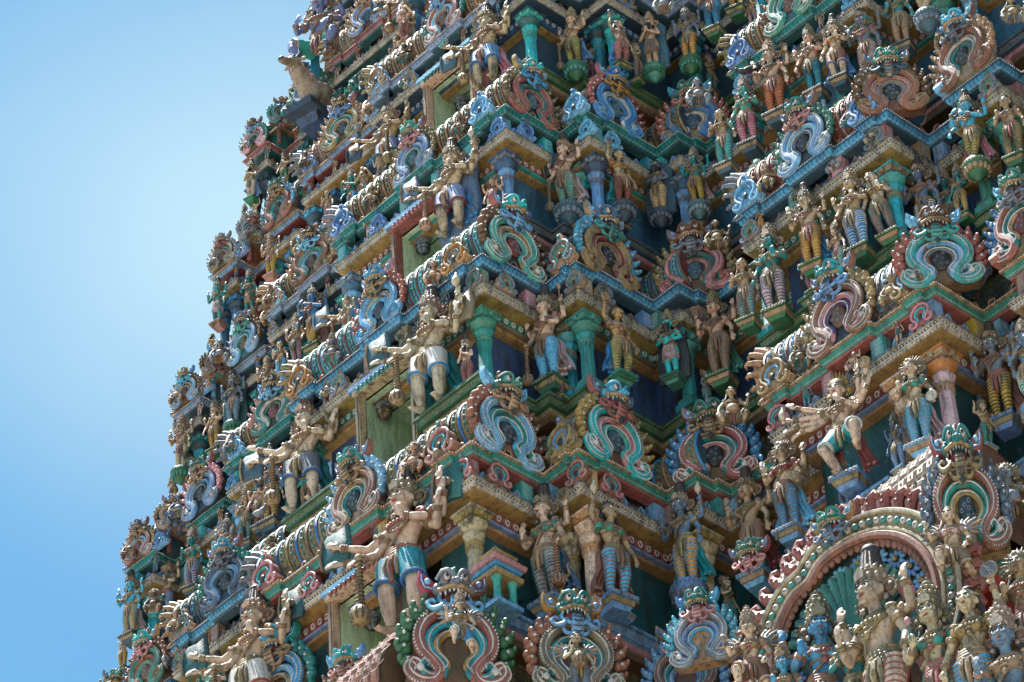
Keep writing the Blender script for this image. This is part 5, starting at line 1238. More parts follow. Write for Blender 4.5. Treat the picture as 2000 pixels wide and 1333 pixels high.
# --- unlisted figures that fill the same stations on the far levels of the left wing and the corner steps
SK = ['cream', 'flesh', 'gray', 'teal', 'bluegray', 'cream', 'flesh', 'tan']; WC = ['yellow', 'sky', 'teal', 'maroon', 'lpink', 'ochre', 'mgreen', 'lav', 'redb']
rg = random.Random(11)
for s, us in ((1, (-6.3, -7.2, -8.0, -9.6, -10.3, -11.7)), (2, (-8.9, -6.2)), (3, (-8.9, -5.7, -10.9)), (4, (-6.3, -8.3, -10.2, -12.0, -7.6, -2.9)), (5, (-6.0, -7.6, -8.4, -3.0, -11.2)), (6, (-8.0, -6.9, -6.1, -11.7, -4.6, -3.0)), (7, (-9.6, -8.0, -7.0, -5.8, -3.0)), (4, (1.4, 2.9, 3.5, -1.4, -2.0)), (0, (9.5,))):
    for u in us:
        t = s+1; k = TK[t]; q = Vector((AX+k*u, TY[t]+k*vfront(u)-.08, LEDGE[s]+.08)); d = q-EYE
        px, py = 1000+FOC*d.dot(RR)/d.dot(F), 666.5-FOC*d.dot(UU)/d.dot(F)
        if any(abs(a['px']-px) < 20 and a['s'] == s for a in ALLST) or not (-30 < px < 2030 and -30 < py < 1420) or (s >= 6 and u < -10.3): continue
        ps = rg.choice(['bless', 'club', 'maid', 'maid4', 'flute']); hh = 1.22*k*rg.uniform(.92, 1.05) if s < 3 else 1.06*k*rg.uniform(.9, 1.05)
        sk = rg.choice(SK); wc = rg.choice(WC)
        o = statue(q, rg.uniform(.05, .3), hh, ps, sk, 'leggings', wc, crown=rg.choice(['tower', 'bun', 'tower', 'knot']), wc2=rg.choice(['gold', 'white', 'redb', 'slate']), sash=rg.choice([None, 'teal', 'lpink', 'blue', None]), bod=rg.choice(['teal', 'redb', 'gold']),
                   ped=(rg.choice(['lotus', 'block']), LV[t]['lg'], 'tan'), rnd=len(ALLST), mir=rg.random() < .4)
        ALLST.append(dict(o=o, px=px, py=py-60, s=s, u=u, h=hh, pose=ps, skin=sk, wear='leggings', wc=wc, kw={}, face='A'))

# --- smaller attendants that crowd the ledges between the principal figures
rg = random.Random(23)
for s, us in ((0, ('2.62A', '3.2B', '3.9B', '4.85A', '6.62A', '7.6A', '8.75B', '10.2A')), (1, ('1.9A', '2.62A', '3.25B', '3.9B', '5.1A', '6.75A', '7.3A', '8.75B', '9.3A', '10.6A')), (2, ('1.95A', '2.62A', '3.25B', '3.9B', '5.1A', '6.6A', '7.35A', '8.75B', '9.6A')),
              (3, ('2.6A', '3.3B', '3.9B', '5.6A', '6.6A')), (1, ('-1.9A', '-5.8A', '-6.8A', '-7.7A', '-8.7A', '-11.2A', '-12.1A')), (2, ('-1.95A', '-5.7A', '-6.6A', '-7.2A', '-8.3A', '-9.4A', '-10.1A', '-11.8A', '-12.25A')),
              (3, ('-2.0A', '-5.9A', '-6.9A', '-7.9A', '-9.5A', '-10.2A', '-11.7A', '-12.2A')), (4, ('-1.9A', '-5.6A', '-6.9A', '-8.0A', '-9.3A', '-9.9A', '-11.3A', '-12.2A')), (5, ('-1.9A', '-5.6A', '-6.6A', '-8.9A', '-9.4A', '-10.0A', '-11.8A', '-12.2A')),
              (6, ('-2.0A', '-5.7A', '-6.5A', '-7.5A', '-9.2A', '-10.1A', '-11.3A', '-12.1A')), (7, ('-2.0A', '-4.2A', '-6.4A', '-7.6A', '-8.6A', '-10.2A', '-11.2A'))):
    for us_ in us:
        u = float(us_[:-1]); B_ = us_[-1] == 'B'; t = s+1; k = TK[t]
        q = Vector((AX+k*u+(.06 if B_ else 0), TY[t]+k*(vfront(u)+(-.02 if not B_ else -rg.uniform(.35, .9))), LEDGE[s]+.03))
        if B_: q.x = AX+k*({2: 2.36, 3: 3.15 if u < 3.5 else 3.8, 8: 8.59}[int(u)]+.02); q.y = TY[t]+k*({2: .6, 3: 1.9 if u < 3.5 else 3.2, 8: 3.1}[int(u)])
        d = q-EYE; px, py = 1000+FOC*d.dot(RR)/d.dot(F), 666.5-FOC*d.dot(UU)/d.dot(F)
        if not (-30 < px < 2030 and -30 < py < 1420) or (s >= 6 and u < -10.3): continue
        ps = rg.choice(['maid', 'pray', 'bless', 'maid', 'sage', 'club']); sk = rg.choice(SK); wc = rg.choice(WC); hh = k*rg.uniform(.66, .86); wr = rg.choice(['leggings', 'leggings', 'loincloth'])
        o = statue(q, (pi/2 if B_ else 0)+rg.uniform(-.1, .35), hh, ps, sk, wr, wc, crown=rg.choice(['tower', 'knot', 'fan', 'bun']), wc2=rg.choice(['gold', 'white', 'redb', 'slate']), bod=rg.choice(['teal', 'redb', 'gold', 'ochre']), ped=('block', LV[t]['lg'], 'tan'), rnd=len(ALLST), mir=rg.random() < .5)
        ALLST.append(dict(o=o, px=px, py=py-40, s=s, u=u, h=hh, pose=ps, skin=sk, wear=wr, wc=wc, kw={}, face='B' if B_ else 'A', small=1))
# --- extra dwarfs squatting on the mouldings
for t, u, v in ((1, 1.2, .02), (2, 1.25, .02), (3, 1.2, .02), (1, 10.9, 3.2), (1, 6.15, 2.6), (2, 6.1, 2.6), (1, 7.85, 2.6), (2, 7.9, 2.6), (2, -5.75, 2.5), (2, -8.3, 2.5), (3, -5.8, 2.5), (3, -8.2, 2.5), (4, -5.8, 2.5), (4, -8.3, 2.5), (5, -6.0, 2.5), (5, -8.2, 2.5), (6, -6.0, 2.5), (6, -8.3, 2.5), (3, -10.8, 3.2), (4, -10.8, 3.2),
                (5, -10.8, 3.2), (6, -10.8, 3.2), (3, -12.0, 3.0), (4, -12.0, 3.0), (5, -12.0, 3.0), (6, -12.0, 3.0), (2, -12.0, 3.0), (4, 1.3, .02), (4, -1.2, .02), (5, -1.2, .02), (3, -1.2, .02), (2, -1.2, .02), (7, -10.8, 3.2), (7, -8.3, 2.5)):
    k = TK[t]; hh = k*rg.uniform(.60, .74); q = Vector((AX+k*u, TY[t]+k*v-.02, TZ[t]-.17*hh)); d = q-EYE; px, py = 1000+FOC*d.dot(RR)/d.dot(F), 666.5-FOC*d.dot(UU)/d.dot(F)
    if not (-30 < px < 2030 and -30 < py < 1420): continue
    sk = rg.choice(['gray', 'tan', 'bluegray', 'brown', 'flesh']); wc = rg.choice(['slate', 'gold', 'teal', 'redb', 'brown'])
    o = statue(q, rg.uniform(.1, .7), hh, 'squat', sk, 'shorts', wc, crown=rg.choice(['knot', 'fan', 'tower']), ped=None, rnd=len(ALLST))
    ALLST.append(dict(o=o, px=px, py=py-30, s=t, u=u, h=hh, pose='squat', skin=sk, wear='shorts', wc=wc, kw={}, face='A', small=1))

# --- tiny figures standing on the cornices of the left wing and its edge
for t in (2, 3, 4, 5, 6):
    for u in (-5.7, -6.6, -7.5, -8.4, -9.5, -10.2, -11.5, -12.2):
        k = TK[t]; hh = k*rg.uniform(.38, .50); v = vfront(u); q = Vector((AX+k*(u+rg.uniform(-.1, .1)), TY[t]+k*(v+.08), TZ[t]-.5*k)); d = q-EYE; px, py = 1000+FOC*d.dot(RR)/d.dot(F), 666.5-FOC*d.dot(UU)/d.dot(F)
        if not (-30 < px < 2030 and -30 < py < 1420) or rg.random() < .25: continue
        sk = rg.choice(SK); wc = rg.choice(WC); ps = rg.choice(['pray', 'maid', 'bless'])
        o = statue(q, rg.uniform(.1, .5), hh, ps, sk, 'loincloth', wc, crown=rg.choice(['knot', 'tower', 'fan']), bod=rg.choice(['teal', 'redb']), ped=None, rnd=len(ALLST))
        ALLST.append(dict(o=o, px=px, py=py-20, s=t, u=u, h=hh, pose=ps, skin=sk, wear='loincloth', wc=wc, kw={}, face='A', small=2))

# --- tiny figures on the cornices of the centre and right
for t, us in ((1, (-1.2, .3, 1.3, 6.1, 7.0, 7.8, 9.8)), (2, (-1.4, .4, 1.4, 5.8, 6.6, 7.4, 8.2)), (3, (.5, 1.5, -1.4, 5.8, 6.6, 7.5, 8.2)), (4, (.4, 1.4, -1.3, 5.7, 6.6))):
    for u in us:
        k = TK[t]; hh = k*rg.uniform(.36, .46); q = Vector((AX+k*u, TY[t]+k*(vfront(u)+.08), TZ[t]-.5*k)); d = q-EYE; px, py = 1000+FOC*d.dot(RR)/d.dot(F), 666.5-FOC*d.dot(UU)/d.dot(F)
        if not (-30 < px < 2030 and -30 < py < 1420): continue
        sk = rg.choice(SK); wc = rg.choice(WC); ps = rg.choice(['pray', 'maid', 'squat', 'bless'])
        o = statue(q-Vector((0, 0, .26*hh if ps == 'squat' else 0)), rg.uniform(.1, .6), hh*(1.25 if ps == 'squat' else 1), ps, sk, 'shorts' if ps == 'squat' else 'loincloth', wc, crown=rg.choice(['knot', 'tower', 'fan']), bod=rg.choice(['teal', 'redb']), ped=None, rnd=len(ALLST))
        ALLST.append(dict(o=o, px=px, py=py-20, s=t, u=u, h=hh, pose=ps, skin=sk, wear='loincloth', wc=wc, kw={}, face='A', small=2))
# ------------------------------------------------------------------ the great arch with its group of large figures, lowest gables
YA = 1.22
def at_arch(px, py, y): return aty(px, py, y)
def build_arch():
    c = aty(1675, 1240, YA)
    o = empty('great_arch', c, radians(4)); tag(o, 'huge beaded horseshoe arch with red flame edge and blue flowers behind the large deities', 'arch')
    def arc(r, a0=-50, a1=230, n=60, lobes=True):
        P_ = []
        for i in range(n+1):
            a = radians(a0+(a1-a0)*i/n); x, z = cos(a)*r, sin(a)*r
            # a shallow dip under the crowning face on the left shoulder
            d = -.10*math.exp(-((a-radians(118))/.13)**2) if lobes else 0
            P_.append(Vector((x*(1+d/r), 0, z*(1+d/r))))
        return P_
    m = MB(); P1 = arc(1.36); P2 = arc(1.66); n = len(P1)
    vs = [(p.x, -.06, p.z) for p in P1]+[(p.x, -.06, p.z) for p in P2]+[(p.x, .3, p.z) for p in P1]+[(p.x, .3, p.z) for p in P2]
    fs = []
    for i in range(n-1): fs += [(i, i+1, n+i+1, n+i), (n+i, n+i+1, 3*n+i+1, 3*n+i), (i+1, i, 2*n+i, 2*n+i+1)]
    m.add(vs, fs, 0)
    for r, rr, mt in ((1.385, .03, 1), (1.63, .035, 1), (1.30, .06, 5)): m.tube([p+Vector((0, -.07, 0)) for p in arc(r)], rr, mt, n=7)
    A_ = arc(1.505, n=64)
    for i, p in enumerate(A_): m.ell((p.x, -.07, p.z), (.052, .035, .052), 2 if i % 2 else 3, n=10, k=6); m.ell((p.x, -.098, p.z), (.02, .014, .02), 4, n=7, k=5)
    [m.tube([p+Vector((0, -.03, 0)) for p in arc(rq, lobes=False)], .03, 5, n=6) for rq in (1.24,)]; [m.ell((p.x, -.05, p.z), (.05, .035, .06), 5, n=8, k=5) for p in arc(1.19, n=56, lobes=False)]; link('arch_band', m.mesh('arch_band'), o, [P('tan'), P('pale'), P('white'), P('lteal'), P('gold'), P('redb')])
    m = MB()
    for i, p in enumerate(arc(1.76, -38, 218, 34, False)):
        a = atan2(p.z, p.x); d = Vector((cos(a), 0, sin(a))); tt = Vector((-sin(a), 0, cos(a)))
        m.tube([p-d*.10-tt*.02, p+d*.02+tt*.03, p+d*.12+tt*.02, p+d*.19-tt*.05, p+d*.15-tt*.10, p+d*.09-tt*.07], [.075, .085, .07, .05, .04, .028], 0, n=7)
        m.ell(tuple(p+Vector((0, -.07, 0))), (.03, .02, .03), 1, n=7, k=5); m.ell(tuple(p+d*.08+tt*.02+Vector((0, -.075, 0))), (.022, .02, .022), 1, n=7, k=5)
    link('flame_edge', m.mesh('flame_edge'), o, [P('redb', dirt=.8), P('maroon')])
    m = MB(); 
    R_ = arc(1.36, -60, 240, 40, False); m.add([(p.x, .12, p.z) for p in R_], [tuple(range(len(R_)-1, -1, -1))], 0)
    m.tube([p+Vector((0, .06, 0)) for p in arc(.78, 10, 170, 30, False)], .06, 1, n=7); m.tube([p+Vector((0, .05, 0)) for p in arc(.90, 10, 170, 30, False)], .03, 2, n=6)
    link('niche_back', m.mesh('niche_back'), o, [PP('dteal', 'brown', 'scroll', .8), P('redb'), P('pink')])
    m = MB()
    for j in range(9): a = 2*pi*j/9; m.ell((cos(a)*.085, 0, sin(a)*.085), (.05, .025, .03), 0, n=8, k=5, rot=roty(-a))
    m.ell((0, -.03, 0), (.035, .025, .035), 1, n=8, k=6); fl = m.mesh('flower')
    for a in list(range(-18, 200, 17)):
        link('flower', fl, o, [P('lblue'), P('ochre')], Matrix.Translation((cos(radians(a))*1.05, .07, sin(radians(a))*1.05)) @ Matrix.Scale(1.15, 4))
    for sx in range(17):   # peacock fan
        pass
    m = MB()
    for j in range(19):
        a = radians(25+j*7.2); m.tube([(-.1+cos(a)*.15, .10, .0+sin(a)*.15), (-.1+cos(a)*.5, .07, .0+sin(a)*.5), (-.1+cos(a)*.86, .05, sin(a)*.86)], [.02, .035, .05], j % 2, n=6); m.ell((-.1+cos(a)*.9, .02, sin(a)*.9), (.05, .03, .05), 2, n=8, k=5)
    [m.tube([(-.1+cos(radians(b))*.2, .04, sin(radians(b))*.2), (-.1+cos(radians(b))*.62, .02, sin(radians(b))*.62), (-.1+cos(radians(b))*1.0, .0, sin(radians(b))*1.0)], [.025, .045, .06], 2, n=6) for b in range(28, 160, 8)]; link('feather_fan', m.mesh('feather_fan'), o, [P('dteal'), P('teal'), P('mgreen')])
    return o
build_arch()
q = aty(1628, 1020, YA-.25); kirti(q.x, q.y, q.z-1.15*.82, radians(8), .82, ('gold', 'bluegray', 'gray', 'lblue', 'white', 'redb', 'teal', 'ochre', 'bluegray', 'redb'), 'blue-grey scroll-mouthed monster gable with orange ears crowning the great beaded arch', parts_skip=('medallion', 'disc'))
def big(px, hy, y, h, face, pose_, skin, wear, wc, lab, **kw):
    """px, hy: the middle of the head in the photograph"""
    q = aty(px, hy, y); D = proto(pose_); hd = D['head']; a = RZ[face]+kw.pop('turn', 0)
    mx = -hd[0] if kw.get('mir') else hd[0]
    off = Vector((cos(a)*mx-sin(a)*hd[1], sin(a)*mx+cos(a)*hd[1], hd[2]))*h
    o = statue(q-off, a, h, pose_, skin, wear, wc, rnd=len(ALLST), label=lab, **kw)
    ALLST.append(dict(o=o, px=px, py=hy, s=-1, u=0, h=h, pose=pose_, skin=skin, wear=wear, wc=wc, kw=kw, face=face, fixed=1)); return o
N_ = None
big(1602, 1232, .85, 1.95, 'A', 'maid4', 'sky', 'leggings', 'blue', 'blue-skinned deity with a tall pointed cone crown under the great arch', crown='tower', bod='sky', ped=N_, turn=.75, crown_s=1.1)
big(1660, 1250, .70, 1.5, 'A', 'maid', 'teal', 'leggings', 'mgreen', 'small green-skinned goddess between the blue deity and the tall pale deity', crown='knot', bod='ochre', ped=N_, turn=.7)
big(1704, 1165, .25, 2.35, 'A', 'bless', 'pinkc', 'leggings', 'pale', 'tallest pale deity in profile with high black topknot standing before the great arch', crown='bun', wc2='redb', ped=N_, turn=-.05, sash='brown')
big(1818, 1206, .30, 1.85, 'A', 'maid', 'cream', 'leggings', 'redb', 'pale goddess in teal bodice holding a lotus bud right of the tallest deity', crown='tower', wc2='mgreen', bod='teal', ped=N_, turn=.3, held=(('lotusbud', 0, 'mgreen', 'pink'),), mir=False)
big(1890, 1182, .35, 1.8, 'A', 'raise', 'cream', 'leggings', 'sky', 'goddess in ochre bodice lifting a fluted disc at the lower right corner', crown='knot', wc2='gold', bod='ochre', ped=N_, turn=.3, held=(('disc', 0, 'tan', 'gray'),), mir=True)
big(1852, 1012, .80, 1.15, 'A', 'fly', 'cream', 'shorts', 'gold', 'winged attendant clinging to the right shoulder of the great arch', crown='knot', wc2='tan', bod='lpink', ped=N_, turn=.5, hairc='tan')
big(1462, 1232, .45, 1.25, 'A', 'fly', 'cream', 'shorts', 'brown', 'winged attendant seated at the left foot of the great arch', crown='tower', wc2='tan', bod='tan', ped=N_, turn=.5)
big(1530, 1300, .55, 1.2, 'A', 'maid', 'sky', 'leggings', 'blue', 'small blue-skinned attendant with raised hand beside the great arch foot', crown='tower', bod='gold', ped=N_, turn=.5)
big(1960, 1250, .4, 1.9, 'A', 'maid4', 'bluegray', 'leggings', 'yellow', 'blue-grey attendant beside the golden scroll at the extreme lower right', crown='tower', bod='gold', ped=N_, turn=.3)
big(1990, 1110, 1.0, 1.6, 'A', 'maid', 'tan', 'leggings', 'brown', 'dusky tan attendant in the shade under the right-hand scaled vault', crown='fan', bod='brown', ped=N_, turn=.3)
# lowest gables with seated figures in their discs
def pxk(px, py, y, rz, s, cols, lab, sk=('medallion',), wx=.9):
    q = aty(px, py, y); return kirti(q.x, q.y, q.z, rz, s, cols, lab, sk, wx=wx)
pxk(893, 1335, -.75, radians(58), 1.28, ('brown', 'redb', 'aqua', 'ochre', 'white', 'green', 'gray', 'red', 'lblue', 'mgreen'), 'large green-flamed monster gable with red pointed ears at bottom centre')
pxk(1130, 1350, .42, radians(60), 1.12, ('brown', 'gold', 'teal', 'maroon', 'white', 'redb', 'teal', 'orange', 'lblue', 'tan'), 'monster gable with brick red flames and blue tongue above the drummer')
pxk(1345, 1375, 2.0, radians(40), .95, ('brown', 'redb', 'teal', 'lblue', 'white', 'lblue', 'gray', 'tan', 'pink', 'lblue'), 'small blue-crested monster gable low down between drummer and arch')
q = aty(1900, 1068, 1.3); kirti(q.x, q.y, q.z, radians(40), 1.3, ('tan', 'redb', 'teal', 'ochre', 'white', 'bluegray', 'teal', 'redb', 'tan', 'redb'), 'tall monster gable with wide toothed green face at the end of the tan scaled vault', wx=.62)
pxk(1478, 1190, 1.75, radians(20), .8, ('tan', 'teal', 'lblue', 'gray', 'white', 'tan', 'mgreen', 'redb', 'pink', 'teal'), 'green-faced gaping monster head left of the great arch shoulder', ('disc', 'medallion'))
pxk(1375, 1290, 1.2, radians(30), .8, ('tan', 'gray', 'lblue', 'sky', 'white', 'sky', 'teal', 'sky', 'pink', 'gray'), 'small grey and blue scroll gable below the dark corner recess')
pxk(545, 1400, .1, radians(10), 1.1, ('brown', 'sky', 'lblue', 'tan', 'white', 'teal', 'sky', 'teal', 'tan', 'orange'), 'blue-faced monster gable with orange crest at the bottom edge left of the window')
pxk(680, 1400, -.9, radians(20), .8, ('brown', 'redb', 'lblue', 'tan', 'white', 'redb', 'aqua', 'lblue', 'pink', 'lblue'), 'small light blue crested gable under the red scaled vault')
big(899, 1185, -1.1, .88, 'A', 'fly', 'cream', 'shorts', 'sky', 'small winged figure in a blue skirt seated inside the green-flamed gable', crown='tower', wc2='white', bod='tan', ped=N_, turn=.9)
big(1125, 1252, .02, .95, 'A', 'maid', 'cream', 'leggings', 'wblue', 'little winged drummer standing inside the red-flamed gable', crown='knot', bod='teal', ped=N_, turn=.95)
def wing_mesh():
    m = MB()
    for j in range(8):
        a = radians(95-j*17); L_ = .20+.035*j if j < 5 else .34-.05*(j-4)
        m.tube([(.03, .03, .80), (.03+cos(a)*L_*.6, .04, .80+sin(a)*L_*.6), (.03+cos(a)*L_, .05, .78+sin(a)*L_)], [.02, .028, .008], j % 2, n=6)
    m.ell((.09, .02, .86), (.06, .02, .06), 1, n=12, k=7); return m.mesh('wing')
WG = wing_mesh()
for a in ALLST:
    if 'winged' in (a['o'].get('label') or ''):
        for sx in (-1, 1): link('wing', WG, a['o'], [P('tan'), P('gray')], Matrix.Translation((sx*.06, .05, .12)) @ Matrix.Diagonal((sx*.85, 1, .85, 1)))
        if 'drummer' in a['o']['label']:
            m = MB(); m.lathe([(.05, .42), (.075, .44), (.09, .53), (.075, .62), (.05, .64)], (0, -.17, 0), n=16)
            for j in range(10): b = 2*pi*j/10; m.tube([(cos(b)*.074, -.17+sin(b)*.074, .44), (cos(b)*.092, -.17+sin(b)*.092, .53), (cos(b)*.074, -.17+sin(b)*.074, .62)], .006, 1, n=5)
            link('drum', m.mesh('drum'), a['o'], [P('tan'), P('brown')])
# scaled vaults
p = TY[0]
scale_vault(AX-1.9, AX+1.9, TY[0]+.75, TZ[0]+.95, .85, 'redb', 'brown', 'tan', r2=1.12)
scale_vault(AX+2.7, AX+3.3, TY[0]+2.15, TZ[0]+.85, .62, 'lteal', 'brown', 'tan')
scale_vault(AX+6.2, AX+9.1, TY[0]+3.45, TZ[0]+1.0, .9, 'dust', 'brown', 'tan', r2=1.08)
# miniature shrine between the guardian and the four-armed goddess
def shrine(px, py, top, y, c):
    q = aty(px, py, y); h = 1.0
    o = empty('miniature_shrine', q, 0, (py-top)/(FOC*.757/(q-EYE).length)); tag(o, 'miniature pillared shrine with stepped pink and blue roof beside the cream column', 'shrine')
    m = MB(); m.box((0, 0, .03), (.2, .2, .03), 0); link('shrine_base', m.mesh('b', False), o, [P('lblue')])
    for sx in (-1, 1):
        for sy in (-1, 1):
            m = MB(); m.lathe([(.05, .06), (.06, .09), (.045, .12), (.045, .34), (.06, .37), (.07, .40)], (sx*.12, sy*.12, 0), n=10); link('pillar', m.mesh('pillar'), o, [P('lteal')])
    m = MB()
    for zz, r, mt, hh in ((.43, .21, 0, .03), (.49, .17, 1, .03), (.545, .20, 1, .025), (.60, .24, 2, .03), (.655, .20, 3, .025), (.70, .14, 0, .03), (.755, .17, 0, .02), (.80, .12, 4, .03)): m.box((0, 0, zz), (r, r, hh), mt, taper=1.06)
    link('shrine_roof', m.mesh('r', False), o, [P('ochre'), P('sky'), P('pink'), P('lav'), P('tan')])
    m = MB(); m.lathe([(.09, .83), (.10, .86), (.04, .90), (.05, .93), (.0, .99)], n=12); link('finial', m.mesh('f'), o, [P('gold')])
shrine(975, 1200, 1070, .15, 0)
# ------------------------------------------------------------------ bull with its rider at the upper left skyline
def bull():
    q = aty(618, 232, 5.5); s = 1.0
    o = empty('bull_statue', q, radians(10), 1.05); tag(o, 'pale grey bull statue with a dark muzzle carrying a rider on the upper left skyline', 'bull statue')
    m = MB()
    m.tube([(0, -.25, .52), (0, 0, .55), (0, .35, .52), (0, .7, .55), (0, .95, .50)], [.20, .29, .27, .28, .18], 0, n=16)
    m.tube([(0, -.15, .58), (0, -.38, .70), (0, -.52, .84)], [.22, .17, .13], 0, n=14); m.ell((0, -.12, .84), (.12, .16, .12), 0)
    m.ell((0, -.60, .92), (.115, .14, .12), 0, n=14, k=10); m.tube([(0, -.62, .90), (0, -.76, .82), (0, -.88, .76)], [.10, .08, .07], 0, n=12); m.ell((0, -.90, .75), (.075, .06, .06), 0)
    for sx in (-1, 1):
        m.tube([(sx*.12, -.14, .45), (sx*.15, -.20, .25), (sx*.14, -.42, .10), (sx*.14, -.20, .05)], [.11, .075, .055, .05], 0, n=10)
        m.tube([(sx*.14, .78, .45), (sx*.19, .60, .24), (sx*.18, .85, .13), (sx*.17, .62, .05)], [.15, .09, .06, .05], 0, n=10)
        m.tube([(sx*.10, -.56, .95), (sx*.20, -.53, .95), (sx*.26, -.55, .90)], [.03, .045, .01], 0, n=8)
    m.tube([(0, .98, .58), (.05, 1.08, .45), (.06, 1.06, .2)], [.03, .025, .03], 0, n=8)
    link('body', remesh(m, .022, 'body', 3), o, [P('dust', dirt=.7)])
    for sx in (-1, 1):
        m = MB(); m.tube([(sx*.07, -.56, 1.02), (sx*.12, -.55, 1.10), (sx*.10, -.57, 1.20)], [.045, .035, .008], 0, n=9); link('horn', m.mesh('horn'), o, [P('mgreen' if sx < 0 else 'slate')])
        m = MB(); m.ell((sx*.085, -.69, .95), (.028, .03, .035), 0); m.ell((sx*.103, -.705, .95), (.014, .014, .02), 1); link('eye', m.mesh('eye'), o, [P('sky'), P('black')])
    m = MB(); m.ell((0, -.93, .765), (.065, .04, .05), 0); link('muzzle', m.mesh('muzzle'), o, [P('slate')])
    m = MB()
    for i in range(3): m.torus((0, -.36-.07*i, .69+.06*i), .185-.015*i, .018, i % 2, rot=rotx(radians(-55)), n=20, k=6)
    link('neck_garland', m.mesh('neck_garland'), o, [P('pink'), P('gold')])
    m = MB(); m.box((0, .3, -.06), (.3, .8, .06), 0, taper=1.05); m.box((0, .4, -.2), (.2, .6, .08), 1, taper=1.15); link('plinth', m.mesh('plinth', False), o, [P('slate'), P('wblue')])
    qr = aty(628, 92, 5.75)-Vector((0, 0, .47*2.2)); r = statue(qr, radians(20), 2.2, 'ride', 'lav', 'shorts', 'teal', crown='tower', wc2='gold', sash='sky', ped=None, label='big lavender-skinned rider with gold ornaments seated on the bull at the upper left skyline')
    ALLST.append(dict(o=r, px=600, py=60, s=7, u=-11, h=2, pose='ride', skin='lav', wear='shorts', wc='teal', kw={}, face='A', fixed=1))
bull()
# ------------------------------------------------------------------ birds
def bird(q, rz, s, col, lab, cat='pigeon', name='pigeon', pitch=0):
    o = empty(name, q, rz, s, rx=pitch); tag(o, lab, cat)
    m = MB(); m.tube([(0, .10, .10), (0, .02, .11), (0, -.06, .13), (0, -.10, .17), (0, -.115, .20)], [.03, .055, .055, .032, .026], 0, n=10); m.ell((0, -.12, .215), (.026, .03, .026), 0); link('body', remesh(m, .006, 'body', 2), o, [paint('bird_'+col, C[col], dust=0, dirt=.1, rough=.5)])
    m = MB(); m.tube([(0, -.145, .212), (0, -.172, .205)], [.007, .002], 0, n=6); link('beak', m.mesh('beak'), o, [P('black', dust=0)])
    for sx in (-1, 1):
        m = MB(); m.ell((sx*.045, .04, .115), (.016, .10, .04), 0, rot=rotx(.12)); m.ell((sx*.055, .06, .11), (.006, .07, .01), 1); link('wing', m.mesh('wing'), o, [paint('bird_'+col, C[col]), P('black', dust=0)])
        m = MB(); m.tube([(sx*.02, .0, .06), (sx*.02, 0, .0)], .005, 0, n=5); m.tube([(sx*.02, .01, .002), (sx*.02, -.03, .002)], .004, 0, n=5); link('leg', m.mesh('leg'), o, [P('redb', dust=0)])
    m = MB(); m.box((0, .19, .085), (.03, .08, .006), 0, taper=1.0); link('tail', m.mesh('tail', False), o, [P('black', dust=0)])
bird(atz(992, 1190, LEDGE[0]+.03), radians(-60), .8, 'gray', 'grey pigeon perched on the blue ledge beside the miniature shrine')
bird(aty(1857, 880, 1.75), radians(120), .8, 'dark', 'dark pigeon on the blue ledge beside the wide green monster face')
bird(atz(286, 1046, TZ[3]+.9), radians(-60), .85, 'black', 'black crow on the leftmost small vault against the sky', 'crow', 'crow', pitch=.5)
bird(aty(1463, 148, 2.9), radians(-40), .9, 'black', 'black crow perched between the upper right figures', 'crow', 'crow', pitch=.4)
bird(aty(508, 1012, 1.2), radians(100), .9, 'gray', 'grey dove sitting left of the pale guardian with the bow', 'dove', 'dove')
# ------------------------------------------------------------------ ground, sky, sun, camera
m = MB(); m.add([(-900, -900, -36.6), (900, -900, -36.6), (900, 900, -36.6), (-900, 900, -36.6)], [(0, 1, 2, 3)])
g = link('ground', m.mesh('ground', False), None, [paint('stone_paving', (.46, .41, .34), pat='edge', rgb2=(.25, .22, .18), sc_=.2, dirt=.15, dust=0)]); tag(g, kind='structure')
GLOW = (3.9, 5.5, 6.2)
w = bpy.data.worlds.new('World'); sc.world = w; w.use_nodes = True
nt = w.node_tree; sky = nt.nodes.new('ShaderNodeTexSky'); sky.sky_type = 'NISHITA'; sky.sun_disc = False
SUN_EL, SUN_AZ = radians(74), radians(252)       # azimuth measured clockwise from +y
sky.sun_elevation = SUN_EL; sky.sun_rotation = SUN_AZ; sky.air_density = 1.0; sky.dust_density = 1.0; sky.ozone_density = 1.0; sky.altitude = 100
tn = nt.nodes.new('ShaderNodeMix'); tn.data_type = 'RGBA'; tn.blend_type = 'MULTIPLY'; tn.inputs[0].default_value = 1; tn.inputs[7].default_value = (.66, 1.16, 1.2, 1)
nt.links.new(sky.outputs[0], tn.inputs[6])
# pale glow painted into the sky colour around one direction, beside the tower
tc = nt.nodes.new('ShaderNodeTexCoord'); dt = nt.nodes.new('ShaderNodeVectorMath'); dt.operation = 'DISTANCE'; dt.inputs[1].default_value = ray(470, 470)
wn = nt.nodes.new('ShaderNodeTexNoise'); wn.inputs['Scale'].default_value = 6; wn.inputs['Detail'].default_value = 3
nt.links.new(tc.outputs['Generated'], dt.inputs[0]); nt.links.new(tc.outputs['Generated'], wn.inputs['Vector'])
ad = nt.nodes.new('ShaderNodeMath'); ad.operation = 'MULTIPLY_ADD'; ad.inputs[1].default_value = .05; nt.links.new(wn.outputs['Fac'], ad.inputs[0]); nt.links.new(dt.outputs['Value'], ad.inputs[2])
mr = nt.nodes.new('ShaderNodeMapRange'); mr.interpolation_type = 'SMOOTHSTEP'; mr.inputs['From Min'].default_value = .135; mr.inputs['From Max'].default_value = .02; mr.inputs['To Min'].default_value = 0; mr.inputs['To Max'].default_value = .85
nt.links.new(ad.outputs[0], mr.inputs['Value'])
